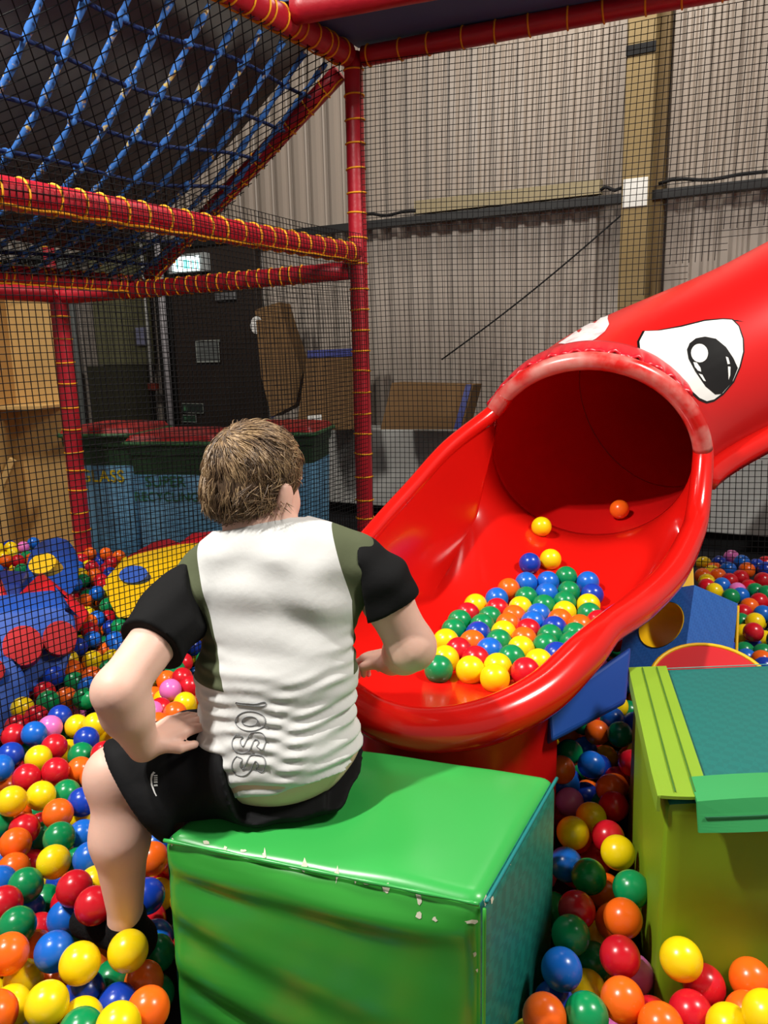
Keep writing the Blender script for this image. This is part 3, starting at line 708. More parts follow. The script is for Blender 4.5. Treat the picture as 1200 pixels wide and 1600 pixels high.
# blue block with the yellow-lined hole
a, b, c, d = D(1085, 914, 2.66), D(1153, 943, 2.80), D(1150, 1040, 2.72), D(1068, 1040, 2.52)
f_ = D(985, 930, 2.86); ab = b - a; ad = d - a; af = f_ - a
bb = thing('holed_block', (a + ad + af / 2) * [1, 1, 0], 'blue textured foam block with a round yellow-lined hole, behind the lime cube', 'foam block')
face = [a, d, d + af, f_]; cen = a + ad * .46 + af * .42
ux, uy = unit(af), unit(ad - unit(af) * (ad @ unit(af)))
hole = circle(cen, ux, uy, .088, 28)
V, Fc = prism(face, ab, hole); mk('body', V, Fc, M_blueV, bb, smooth=False)
ring_ = []
for k in range(28):
    q = hole[k]; ring_ += [q - ab * .01, q + ab * .98]
mk('hole_lining', np.array([x + (cen - x) * .02 for x in ring_]), [(2 * k, 2 * ((k + 1) % 28), 2 * ((k + 1) % 28) + 1, 2 * k + 1) for k in range(28)], M_yel, bb)
mk('edge_trim', *tube([c + (b - c) * t for t in np.linspace(.04, .96, 8)], .006, 6), M_yel, bb)
# red disc with yellow edge
dc = D(1112, 1078, 2.18); nrm = unit((-.12, -.45, .88)); ex_ = unit(np.cross((0, 1, 0), nrm)); ey_ = np.cross(nrm, ex_)
dd = thing('round_cushion', (dc[0], dc[1], .0), 'red round foam cushion with yellow piping sticking up behind the lime cube', 'foam block')
V, Fc = prism(circle(dc, ex_, ey_, .165, 40), -nrm * .16); mk('pad', V, Fc, M_redv, dd, smooth=False)
mk('piping', *tube(circle(dc, ex_, ey_, .165, 48), .006, 6, closed=True), M_yel, dd)
# blue wedge under the slide
V, Fc = blk('w', [(988, 1008, 2.16), (980, 1098, 2.08), (862, 1160, 1.93), (858, 1098, 1.95)], (-.04, .30, -.22), M_navy, '')
lowz = V[:, 2].min()
mk('wedge_block', V, Fc, M_blueP, smooth=False, label='dark blue foam wedge tucked under the scoop of the slide', cat='foam block')
V, Fc = blk('w', [(1084, 868, 3.02), (1086, 920, 2.95), (1052, 925, 2.95), (1064, 885, 3.02)], (-.05, .12, 0), M_yel, '', r=.006)
mk('slab_block', V, Fc, M_yel, smooth=False, label='yellow foam slab between the slide and the heap of balls', cat='foam block')

# ---- soft shapes beyond the left net
t = thing('wheel_block', D(50, 1040, 2.95) * [1, 1, 0], 'blue foam block with two red round discs behind the fine net', 'foam block')
V, Fc = blk('b', [(-70, 972, 2.82), (0, 958, 2.86), (60, 951, 2.92), (98, 947, 2.96), (112, 953, 2.97), (119, 968, 2.98), (120, 1000, 2.95), (108, 1036, 2.9), (96, 1075, 2.86), (40, 1085, 2.80), (-70, 1130, 2.70)], (-.10, .16, .02), M_blueP, '', r=.014)
mk('body', V, Fc, M_blueP, t, smooth=True)
fn_ = unit(np.cross(D(119, 968, 2.98) - D(-70, 972, 2.82), D(40, 1085, 2.80) - D(0, 958, 2.86))); fn_ = fn_ if fn_[1] < 0 else -fn_
for (x, y, dp, rx) in ((36, 1013, 2.84, .066), (93, 1001, 2.92, .058)):
    c0 = D(x, y, dp) + fn_ * .055; ex2 = unit(np.cross((0, 0, 1), fn_)); ey2 = np.cross(fn_, ex2)
    V, Fc = prism(circle(c0, ex2, ey2, rx, 28, rx * 1.08), -fn_ * .09)
    mk('disc', V, Fc, M_redv, t, smooth=False)
t = thing('step_block', D(10, 1090, 2.7) * [1, 1, 0], 'low blue foam block with a red disc at the foot of the fine net', 'foam block')
V, Fc = blk('b', [(-80, 1012, 2.70), (0, 1022, 2.74), (28, 1032, 2.74), (48, 1062, 2.70), (52, 1140, 2.6), (-80, 1190, 2.5)], (-.15, .10, .0), M_blueP, '', r=.014)
mk('body', V, Fc, M_blueP, t)
c0 = D(-12, 1050, 2.68); V, Fc = prism(circle(c0 + fn_ * .03, ex2, ey2, .04, 24), -fn_ * .07); mk('disc', V, Fc, M_redv, t, smooth=False)
V, Fc = blk('b', [(76, 905, 3.35), (142, 958, 3.22), (118, 996, 3.15), (60, 985, 3.1), (20, 962, 3.12)], (-.12, .20, -.02), M_redv, '', r=.012)
mk('wedge_block', V, Fc, M_redv, smooth=False, label='red foam wedge with a peaked top behind the blue wheel block', cat='foam block')
t = thing('dome_block', D(80, 920, 3.75) * [1, 1, 0], 'blue foam block with a yellow oval on its top in the far ball pool', 'foam block')
V, Fc = blk('b', [(34, 905, 3.7), (52, 876, 3.85), (88, 866, 3.9), (112, 874, 3.85), (126, 905, 3.7), (116, 928, 3.6), (60, 945, 3.5)], (-.10, .28, .03), M_blueP, '', r=.02)
mk('body', V, Fc, M_blueP, t)
c0 = D(66, 880, 3.72); n2 = unit((-.1, -.7, .7)); exa = unit(np.cross((0, 0, 1), n2)); eya = np.cross(n2, exa)
V, Fc = prism(circle(c0, exa, eya, .068, 26, .055), -n2 * .08); mk('oval', V, Fc, M_yel, t, smooth=False)
t = thing('tub_block', D(210, 940, 3.5) * [1, 1, 0], 'yellow foam block with a blue oval on top beside the boy\'s sleeve', 'foam block')
V, Fc = blk('b', [(160, 905, 3.6), (185, 893, 3.7), (255, 876, 3.75), (300, 872, 3.75), (300, 960, 3.4), (232, 966, 3.4), (180, 968, 3.4), (164, 935, 3.5)], (.0, .26, .02), M_yel, '', r=.02)
mk('body', V, Fc, M_yel, t)
c0 = D(208, 897, 3.60); V, Fc = prism(circle(c0, exa, eya, .068, 26, .045), -n2 * .08); mk('oval', V, Fc, M_blueP, t, smooth=False)
V, Fc = blk('b', [(-40, 908, 3.4), (33, 911, 3.5), (34, 954, 3.4), (-40, 975, 3.3)], (-.05, .2, 0), M_navy, '')
mk('cube_block', V, Fc, M_navy, smooth=False, label='navy foam cube behind the red peaked wedge', cat='foam block')
V, Fc = blk('b', [(-40, 900, 3.1), (2, 912, 3.15), (15, 945, 3.1), (-40, 965, 3.05)], (-.05, .1, 0), M_redv, '')
mk('wedge_block', V, Fc, M_redv, smooth=False, label='small red foam wedge cut by the photo edge beside the navy cube', cat='foam block')
V, Fc = blk('b', [(212, 880, 4.15), (262, 852, 4.25), (284, 848, 4.25), (300, 862, 4.2), (296, 905, 4.0), (214, 905, 4.0)], (-.1, .12, 0), M_redv, '')
mk('ramp_block', V, Fc, M_redv, smooth=False, label='red foam ramp in front of the bins, beyond the yellow block', cat='foam block')
V, Fc = blk('b', [(286, 858, 4.1), (310, 840, 4.1), (350, 836, 4.1), (380, 850, 4.1), (380, 900, 3.9), (286, 900, 3.9)], (-.06, .12, 0), M_redv, '')
mk('hump_block', V, Fc, M_redv, smooth=False, label='red rounded foam hump between the bins and the boy\'s shoulder', cat='foam block')

# ================================================================== plywood shelving at the far left
px0 = D(-60, 700, 5.1); px1 = D(84, 700, 4.95)
sx = unit((px1 - px0) * [1, 1, 0]); sy = np.array([-sx[1], sx[0], 0])
sh = thing('plywood_shelving', (px0 + px1) / 2 * [1, 1, 0], 'plywood shelving unit behind the red post at the far left', 'shelving')
Ls = np.linalg.norm((px1 - px0)[:2]); o0 = np.array([px0[0], px0[1], 0])
mk('back_board', *bevel_box(o0 + sx * Ls / 2 + sy * .16 + up3 * .85, sx * Ls / 2, sy * .01, up3 * .85, .003), M_wood, sh, smooth=False)
zsh = D(40, 636, 4.95)[2]
for z_ in (zsh, .06): mk('shelf', *bevel_box(o0 + sx * Ls / 2 + sy * .05 + up3 * z_, sx * Ls / 2, sy * .12, up3 * .012, .003), M_wood, sh, smooth=False)
xup = np.linalg.norm((D(0, 640, 5.0) - px0)[:2])
for s_ in (xup, .02): mk('upright', *bevel_box(o0 + sx * s_ + sy * .04 + up3 * .85, sx * .022, sy * .11, up3 * .85, .003), M_wood, sh, smooth=False)
mk('brace', *bevel_box(o0 + sx * (xup + .03) + sy * -.06 + up3 * .55, unit(sx * .5 + up3 * .8) * .16, sy * .012, unit(up3 * .5 - sx * .8) * .022, .003), M_wood, sh, smooth=False)

# ================================================================== wheeled bins
M_bin = mat('dark_green_bin', (28, 58, 34), .5, .4, var=.1)
M_lid = mat('red_bin_lid', (150, 30, 30), .45, .4, var=.1)
M_wrap = mat('sky_blue_wrap', (112, 168, 204), .5, .4, rgb2=(72, 128, 168), vscale=3, thr=(.35, .7))
def font_mesh(txt, size, name='t'):
    cu = bpy.data.curves.new(name, 'FONT'); cu.body = txt; cu.size = size; cu.extrude = .0; cu.align_x = 'CENTER'; cu.offset = size * .012
    ob = bpy.data.objects.new(name, cu); COL.objects.link(ob)
    dg = bpy.context.evaluated_depsgraph_get(); me = bpy.data.meshes.new_from_object(ob.evaluated_get(dg))
    V = np.array([v.co[:] for v in me.vertices]); Fc = [list(p.vertices) for p in me.polygons]; E = [tuple(e.vertices) for e in me.edges]
    bpy.data.objects.remove(ob, do_unlink=True); bpy.data.meshes.remove(me); bpy.data.curves.remove(cu)
    return V, Fc, E
def bin_(px, dep, ztop, label, txt, tcol, wdt=.46, lidcol=None):
    p = D(px, 760, dep); c = np.array([p[0], p[1], 0]); fx = unit((.985, -.17, 0)); fy = np.array([-fx[1], fx[0], 0])   # front faces the pit
    t = thing('wheeled_bin', c, label, 'bin', 'wheeled bins in a row')
    def sec(z, k):
        hw, hd = wdt / 2 * k, .25 * k; out = []
        for (sx_, sy_) in ((-1, -1), (1, -1), (1, 1), (-1, 1)):
            cx, cy = sx_ * (hw - .04), sy_ * (hd - .04)
            for q in range(5):
                an = {(-1, -1): 180, (1, -1): 270, (1, 1): 0, (-1, 1): 90}[(sx_, sy_)] + q * 22.5
                out.append(c + fx * (cx + .04 * cos(radians(an))) + fy * (cy + .04 * sin(radians(an))) + up3 * z)
        return out
    zs = [(.0, .86), (.04, .88), (ztop - .06, .99), (ztop - .055, 1.04), (ztop, 1.05)]
    V = np.array(sum((sec(z, k) for z, k in zs), [])); Fc = grid_faces(len(zs), 20, False, True) + [tuple(range(19, -1, -1)), tuple(range(80, 100))]
    mk('body', V, Fc, M_bin, t, smooth=False)
    V = np.array(sum((sec(z, k) for z, k in ((.07, .905), (ztop - .17, .985))), [])); 
    mk('picture_wrap', V, grid_faces(2, 20, False, True), M_wrap, t)
    lid = [(ztop + .001, 1.07), (ztop + .025, 1.07), (ztop + .055, .99), (ztop + .07, .6)]
    V = np.array(sum((sec(z, k) for z, k in lid), [])); Fc = grid_faces(4, 20, False, True) + [tuple(range(60, 80))]
    ld = mk('lid', V, Fc, M_lid, t, smooth=False)
    mk('lid_rim', *tube([p_ for p_ in sec(ztop + .012, 1.09)], .014, 6, closed=True), mat('green_lid_rim', (44, 92, 52), .5) if 'green_lid_rim' not in MATS else MATS['green_lid_rim'], ld)
    V = np.array(sum((sec(z, k) for z, k in ((ztop + .056, .98), (ztop + .073, .58))), []))
    mk('handle', *tube([c - fx * .16 + fy * .27 + up3 * (ztop - .02), c + fx * .16 + fy * .27 + up3 * (ztop - .02)], .014, 8), M_bin, t)
    for s_ in (-1, 1):
        mk('wheel', *tube([c + fx * s_ * .20 + fy * .20 + up3 * .09, c + fx * s_ * .25 + fy * .20 + up3 * .09], .09, 18), M_black, t)
    for (line, z_, sz) in txt:
        V, Fc, _ = font_mesh(line, sz)
        if len(V):
            k = (.905 + (.985 - .905) * (z_ - .07) / (ztop - .24)); W_ = [c + fx * (v[0] + (.01 if line == 'GLASS' else -.045)) - fy * (.25 * k + .006) + up3 * (z_ + v[1]) for v in V]
            mk('lettering', np.array(W_), Fc, tcol, t, smooth=False)
    return t
M_ty = mat('yellow_lettering', (214, 190, 20), .5); M_tg = mat('green_lettering', (30, 96, 60), .5)
bin_(190, 5.05, .83, 'green wheeled bin with red lid and yellow GLASS lettering', [('GLASS', .56, .105)], M_ty)
bin_(298, 4.80, .80, 'green wheeled bin with red lid and dark green lettering, left of the boy\'s head', [('SUPER', .56, .09), ('RECYCLING', .475, .075)], M_tg, .52)
bin_(448, 5.2, .80, 'green wheeled bin with red lid partly hidden behind the boy\'s head', [], M_ty, .50)

# ================================================================== cardboard boxes by the wall
M_tape = mat('blue_tape', (22, 36, 120), .5); M_lab = mat('white_label', (200, 200, 196), .6)
def carton(label, pts, ext, extra, r=.004):
    P = np.array([D(*p) for p in pts]); t = thing('cardboard_box', P.mean(0) * [1, 1, 0] + [0, 0, P[:, 2].min()], label, 'box', 'cardboard boxes by the wall')
    V, Fc = blk('c', pts, ext, None, '', r=r); mk('carton', V, Fc, M_card, t, smooth=False)
    n = unit(np.cross(P[1] - P[0], P[2] - P[0])); n = n if n @ (CAM - P[0]) > 0 else -n
    for (nm, q, m_) in extra:
        Q = np.array([PL(x, y, P[0] + n * .003, n) for x, y in q]); V, Fc = prism(Q, n * .003); mk(nm, V, Fc, m_, t, smooth=False)
    return t
carton('tall cardboard box leaning against the wall right of the dark door', [(398, 484, 6.0), (436, 472, 6.0), (444, 500, 6.0), (472, 585, 5.95), (462, 632, 5.9), (424, 652, 5.9), (408, 590, 5.95)], (.06, .22, 0), [
    ('sticker', [(393 + 10 * cos(a) + 8, 508 + 14 * sin(a)) for a in np.linspace(0, 2 * pi, 12, endpoint=False)], M_lab), ('label_patch', [(418, 548), (438, 538), (440, 550), (420, 560)], M_lab), ('tape', [(424, 646), (462, 624), (462, 634), (424, 654)], M_tape)])
carton('cardboard box with blue tape along its top beside the padded corner post', [(480, 552, 5.8), (560, 548, 5.8), (552, 672, 5.7), (462, 672, 5.7)], (.08, .24, 0), [
    ('tape', [(480, 548), (560, 544), (560, 556), (480, 560)], M_tape), ('label_patch', [(480, 650), (502, 648), (504, 663), (482, 665)], M_lab)])
carton('flat cardboard box with a blue strip lying on the pale ledge', [(612, 598, 5.62), (740, 601, 5.4), (722, 671, 5.35), (594, 671, 5.55)], (.08, .16, 0), [
    ('tape', [(728, 601), (737, 601), (719, 671), (709, 671)], M_tape)])

# ================================================================== smooth bodies: signed-distance volumes turned into one continuous surface
class SDF:
    def __init__(s, lo, hi, h):
        s.lo = np.array(lo, float); s.h = h; s.n = np.ceil((np.array(hi) - s.lo) / h).astype(int) + 1
        s.f = np.full(s.n, .2, np.float32)
    def block(s, lo, hi):
        a = np.clip(((np.array(lo) - s.lo) / s.h).astype(int), 0, s.n - 1); b = np.clip(((np.array(hi) - s.lo) / s.h).astype(int) + 2, 1, s.n)
        sl_ = tuple(slice(i, j) for i, j in zip(a, b))
        ax = [(s.lo[k] + np.arange(a[k], b[k]) * s.h).astype(np.float32) for k in range(3)]
        return sl_, np.meshgrid(*ax, indexing='ij', sparse=True)
    def _merge(s, sl_, d, k):
        f = s.f[sl_]
        if k > 0:
            hh = np.clip(.5 + .5 * (f - d) / k, 0, 1); s.f[sl_] = f * (1 - hh) + d * hh - k * hh * (1 - hh)
        else: s.f[sl_] = np.minimum(f, d)
    def cap(s, a, b, ra, rb, k=.02):
        a, b = np.array(a, float), np.array(b, float); m = max(ra, rb) + k + .05
        sl_, (x, y, z) = s.block(np.minimum(a, b) - m, np.maximum(a, b) + m)
        ab = b - a; L2 = ab @ ab + 1e-12
        t = np.clip(((x - a[0]) * ab[0] + (y - a[1]) * ab[1] + (z - a[2]) * ab[2]) / L2, 0, 1)
        d = np.sqrt((x - a[0] - t * ab[0]) ** 2 + (y - a[1] - t * ab[1]) ** 2 + (z - a[2] - t * ab[2]) ** 2) - (ra + (rb - ra) * t)
        s._merge(sl_, d.astype(np.float32), k); return s
    def ell(s, c, r, k=.02, R=None):
        c = np.array(c, float); r = np.array(r, float); m = r.max() + k + .05
        sl_, (x, y, z) = s.block(c - m, c + m)
        p = [x - c[0], y - c[1], z - c[2]]
        if R is not None: p = [p[0] * R[0][j] + p[1] * R[1][j] + p[2] * R[2][j] for j in range(3)]
        q = np.sqrt((p[0] / r[0]) ** 2 + (p[1] / r[1]) ** 2 + (p[2] / r[2]) ** 2)
        g = np.sqrt((p[0] / r[0] ** 2) ** 2 + (p[1] / r[1] ** 2) ** 2 + (p[2] / r[2] ** 2) ** 2) + 1e-9
        s._merge(sl_, (q * (q - 1) / g).astype(np.float32), k); return s
    def apply(s, fn):
        sl_, (x, y, z) = s.block(s.lo, s.lo + s.n * s.h); s.f = fn(s.f, x, y, z).astype(np.float32); return s
    def mesh(s):
        f = s.f; neg = f < 0; n = s.n
        c = np.zeros(n - 1, np.int8)
        for i in (0, 1):
            for j in (0, 1):
                for k in (0, 1): c += neg[i:n[0] - 1 + i, j:n[1] - 1 + j, k:n[2] - 1 + k]
        I = np.argwhere((c > 0) & (c < 8)); idx = -np.ones(n - 1, np.int32); idx[tuple(I.T)] = np.arange(len(I))
        acc = np.zeros((len(I), 3)); cnt = np.zeros(len(I))
        cor = [(i, j, k) for i in (0, 1) for j in (0, 1) for k in (0, 1)]
        val = {q: f[I[:, 0] + q[0], I[:, 1] + q[1], I[:, 2] + q[2]] for q in cor}
        for q in cor:
            for ax in range(3):
                if q[ax]: continue
                q2 = list(q); q2[ax] = 1; q2 = tuple(q2); a, b = val[q], val[q2]; m = (a < 0) != (b < 0)
                t = a[m] / (a[m] - b[m]); p = np.tile(np.array(q, float), (m.sum(), 1)); p[:, ax] = t
                acc[m] += p; cnt[m] += 1
        V = s.lo + (I + acc / cnt[:, None]) * s.h
        Q = []
        for ax in range(3):
            u, v = [(1, 2), (2, 0), (0, 1)][ax]
            a = [slice(1, n[k] - 1) for k in range(3)]; a[ax] = slice(0, n[ax] - 1); b = list(a); b[ax] = slice(1, n[ax])
            na_, nb_ = neg[tuple(a)], neg[tuple(b)]
            for flip, M in ((0, na_ & ~nb_), (1, ~na_ & nb_)):
                J = np.argwhere(M)
                if not len(J): continue
                J = J + np.array([0 if k == ax else 1 for k in range(3)])
                def g(du, dv):
                    K = J.copy(); K[:, u] -= du; K[:, v] -= dv; return idx[tuple(K.T)]
                q = np.stack([g(1, 1), g(0, 1), g(0, 0), g(1, 0)], 1)
                Q.append(q[:, ::-1] if flip else q)
        Q = np.concatenate(Q)
        # one relaxation pass
        for _ in range(2):
            sm = np.zeros_like(V); cn_ = np.zeros(len(V))
            for i in range(4):
                np.add.at(sm, Q[:, i], V[Q[:, (i + 1) % 4]]); np.add.at(cn_, Q[:, i], 1)
            V = V * .5 + .5 * sm / np.maximum(cn_, 1)[:, None]
        return V, Q

# ================================================================== the boy
M_skin = mat('skin', (229, 184, 165), .5, .4, var=.05, vscale=14, sss=.18, bump=.03, bscale=120)
M_short = mat('black_shorts_cloth', (11, 11, 13), .8, .2, bump=.12, bscale=40)
M_sleeve = mat('black_jersey', (12, 12, 13), .85, .2, bump=.1, bscale=50)
M_sock = mat('black_sock', (14, 14, 15), .9, .2, bump=.3, bscale=160)
BO = np.array([-.205, 1.42, .45])
boy = thing('person', BO, 'boy in white and olive T-shirt and black shorts sitting on the green block', 'person')
pel = np.array([-.205, 1.405, .535])
Lsh, Rsh = np.array([-.372, 1.48, .862]), np.array([-.032, 1.495, .888])
Lel, Lwr = D(184, 1080, 1.345), D(224, 1166, 1.43)
Rel, Rwr = D(643, 1010, 1.57), D(612, 1036, 1.73)
Lhip, Rhip = np.array([-.275, 1.465, .545]), np.array([-.135, 1.465, .545])
Lkn, Lan = D(184, 1212, 1.52), Z(197, 1440, .205)
Rkn, Ran = np.array([-.285, 1.755, .545]), np.array([-.31, 1.80, .20])
HC = np.array([-.250, 1.53, 1.066])
yaw, tilt, lean = radians(33), radians(10), radians(-4)
hy = unit((sin(yaw) * cos(tilt), cos(yaw) * cos(tilt), -sin(tilt))); hx = unit(np.cross(hy, (0, 0, 1))); hz = np.cross(hx, hy)
hx, hz = hx * cos(lean) + hz * sin(lean), hz * cos(lean) - hx * sin(lean)
HR = np.stack([hx, hy, hz], 1)                       # columns: local axes
def H(x, y, z): return HC + HR @ np.array([x, y, z])
S = SDF((-.76, 1.14, .09), (.14, 1.97, 1.22), .0042)
# head
S.ell(H(0, -.006, .008), (.077, .094, .088), .0, HR)
S.ell(H(0, .036, -.045), (.058, .060, .066), .03, HR)
S.ell(H(0, .062, -.090), (.026, .022, .020), .02, HR)
for s_ in (-1, 1):
    S.ell(H(s_ * .038, .054, -.052), (.028, .030, .032), .02, HR)
    S.ell(H(s_ * .083, -.004, -.036), (.010, .023, .035), .006, HR)
    S.ell(H(s_ * .087, -.012, -.022), (.006, .013, .020), .004, HR)
    S.ell(H(s_ * .030, .082, .005), (.020, .012, .007), .012, HR)
S.cap(H(0, .088, -.008), H(0, .108, -.034), .008, .012, .012); S.ell(H(0, .088, -.062), (.022, .010, .005), .004, HR); S.ell(H(0, .087, -.072), (.019, .010, .006), .004, HR)
# neck and trunk
nk = np.array([-.243, 1.498, .965])
S.cap(H(0, -.025, -.060), nk, .052, .058, .03)
S.cap(nk + [0, 0, -.02], (Lsh + [.06, .01, .01]), .05, .036, .04); S.cap(nk + [0, 0, -.02], (Rsh + [-.06, .01, .01]), .05, .036, .04)
S.ell((-.206, 1.485, .84), (.138, .092, .12), .05); S.ell((-.212, 1.45, .71), (.143, .10, .12), .05)
S.ell(pel + [-.016, 0, .01], (.148, .116, .098), .05)
# arms
S.cap(Lsh, Lsh + (Lel - Lsh) * .4, .042, .046, .02); S.cap(Lsh + (Lel - Lsh) * .4, Lel, .046, .041, .02); S.cap(Rsh + [0, 0, -.012], Rsh + (Rel - Rsh) * .4, .040, .048, .02); S.cap(Rsh + (Rel - Rsh) * .4, Rel, .048, .046, .02)
S.cap(Lel, Lel + (Lwr - Lel) * .35, .041, .043, .02); S.cap(Lel + (Lwr - Lel) * .35, Lwr, .043, .029, .02)
S.cap(Rel, Rel + (Rwr - Rel) * .35, .046, .042, .02); S.cap(Rel + (Rwr - Rel) * .35, Rwr, .042, .028, .02)
def hand(w, d, n, lat, curl, sz=1.0, pinch=0.0):
    """w wrist, d finger direction, n palm normal (side the fingers curl to), lat direction of the thumb side"""
    d = unit(d); n = unit(n - d * (n @ d)); lat = np.cross(d, n) * (1 if np.cross(d, n) @ lat > 0 else -1)
    for i in range(4):
        o = (1.5 - i) * .0165 * sz
        a = w + d * .012 + lat * o * .6; b = w + d * (.074 - .004 * abs(i - 1)) * sz + lat * o
        S.cap(a, b, .015 * sz, .0115 * sz, .012)
        ang = curl[i]; q = b; dirv = d + lat * (.06 * (1.5 - i)); ln = (.030, .034, .031, .024)[i] * sz
        for sgm in range(3):
            ca, sa = cos(ang * (sgm + 1) * .5), sin(ang * (sgm + 1) * .5)
            q2 = q + unit(dirv * ca + n * sa) * ln * (1, .78, .62)[sgm]
            S.cap(q, q2, (.0092 - .0009 * sgm) * sz, (.0085 - .0009 * sgm) * sz, .003); q = q2
    a = w + d * .022 * sz + lat * .020 * sz; b = a + unit(d * .75 + lat * .7 + n * .25) * .036 * sz
    c = b + unit(d * (.95 - pinch) + lat * (.15 - .9 * pinch) + n * (.25 + pinch)) * .030 * sz
    S.cap(w + d * .005, a, .016 * sz, .013 * sz, .01); S.cap(a, b, .0125 * sz, .0105 * sz, .006); S.cap(b, c, .0100 * sz, .0080 * sz, .003)
hand(Lwr, D(276, 1136, 1.47) - Lwr, np.array([.0, .25, -1.0]), np.array([.3, -1, 0]), (.35, .3, .35, .45))
hand(Rwr, D(575, 1022, 1.80) - Rwr, np.array([-.3, .4, -.5]), np.array([-.4, -.2, .8]), (1.0, 1.0, 1.1, 1.2), 1.0, .5)
# legs
S.cap(Lhip, Lkn, .080, .056, .03); S.ell(Lkn + unit(Lkn - Lhip) * .008, (.055, .055, .056), .02)
mid = Lkn + (Lan - Lkn) * .38 + np.array([.004, -.018, 0])
S.cap(Lkn, mid, .050, .053, .02); S.cap(mid, Lan, .053, .031, .025)
Lto = Z(134, 1440, .150); Lhe = Lan + np.array([.012, .012, -.050])
S.cap(Lan, Lhe, .03, .03, .02); S.cap(Lhe, Lto, .03, .026, .02)
S.cap(Rhip, Rkn, .080, .055, .03); S.cap(Rkn, Rkn + (Ran - Rkn) * .35 + np.array([0, -.015, 0]), .05, .053, .02); S.cap(Rkn + (Ran - Rkn) * .35 + np.array([0, -.015, 0]), Ran, .053, .032, .02)
S.cap(Ran + [0, -.02, -.06], Ran + [-.02, .12, -.075], .03, .025, .02)
Vb, Qb = S.mesh()
body = mk_fast('body', Vb, Qb, M_skin, boy); body['label'] = 'fair skin of head, arms and legs'
# socks
def sock(an, he, to):
    K = SDF(np.minimum(np.minimum(an, he), to) - .07, np.maximum(np.maximum(an, he), to) + .07, .005)
    K.cap(an, he, .038, .038, .02); K.cap(he, to, .037, .033, .02); K.cap(an, an + [.003, .004, .02], .037, .036, .01)
    return mk_fast('sock', *K.mesh(), M_sock, boy)
sock(Lan + [0, 0, -.012], Lhe, Lto); sock(Ran, Ran + np.array([0, -.02, -.06]), Ran + np.array([-.02, .12, -.075]))
# shorts
K = SDF((-.62, 1.22, .36), (.03, 1.84, .68), .0045)
K.ell(pel + [-.021, .0, -.005], (.160, .126, .105), .0)
K.cap(pel + [-.075, -.040, -.030], pel + [.055, -.035, -.030], .068, .068, .05)
kd = Lkn - Lhip; hem = Lhip + kd * .93
K.cap(Lhip, hem, .092, .073, .05); K.cap(Lhip + [0, -.04, -.03], hem + [.03, -.03, -.040], .085, .070, .04); K.cap(Lhip + [-.05, -.05, -.05], hem + [.06, -.03, -.060], .07, .055, .04)
K.cap(Rhip, Rhip + (Rkn - Rhip) * .9, .092, .074, .05)
def cut(f, x, y, z):
    f = f + .004 * np.sin(34 * x + 22 * z) * np.sin(21 * y + 5 * z) + .0028 * np.sin(70 * x + 40 * y + 31 * z)
    f = np.maximum(f, z - (.466 + np.clip(y - 1.290, 0, 1) * np.where(x > -.12, .25, .55) + np.clip((-.275 - x) / .05, 0, 1) * .20))     # waistband
    n_ = unit(kd); f = np.maximum(f, np.where(x < -.36, (x - hem[0]) * n_[0] + (y - hem[1]) * n_[1] + (z - hem[2]) * n_[2] - .045 * (z - .5) / .1, -1))
    n_ = unit(Rkn - Rhip); q = Rhip + (Rkn - Rhip) * .86; f = np.maximum(f, np.where(y > 1.6, (x - q[0]) * n_[0] + (y - q[1]) * n_[1] + (z - q[2]) * n_[2], -1))
    return np.maximum(f, np.where(x > -.40, .450 - z, -1))
K.apply(cut); shorts = mk_fast('shorts', *K.mesh(), M_short, boy)
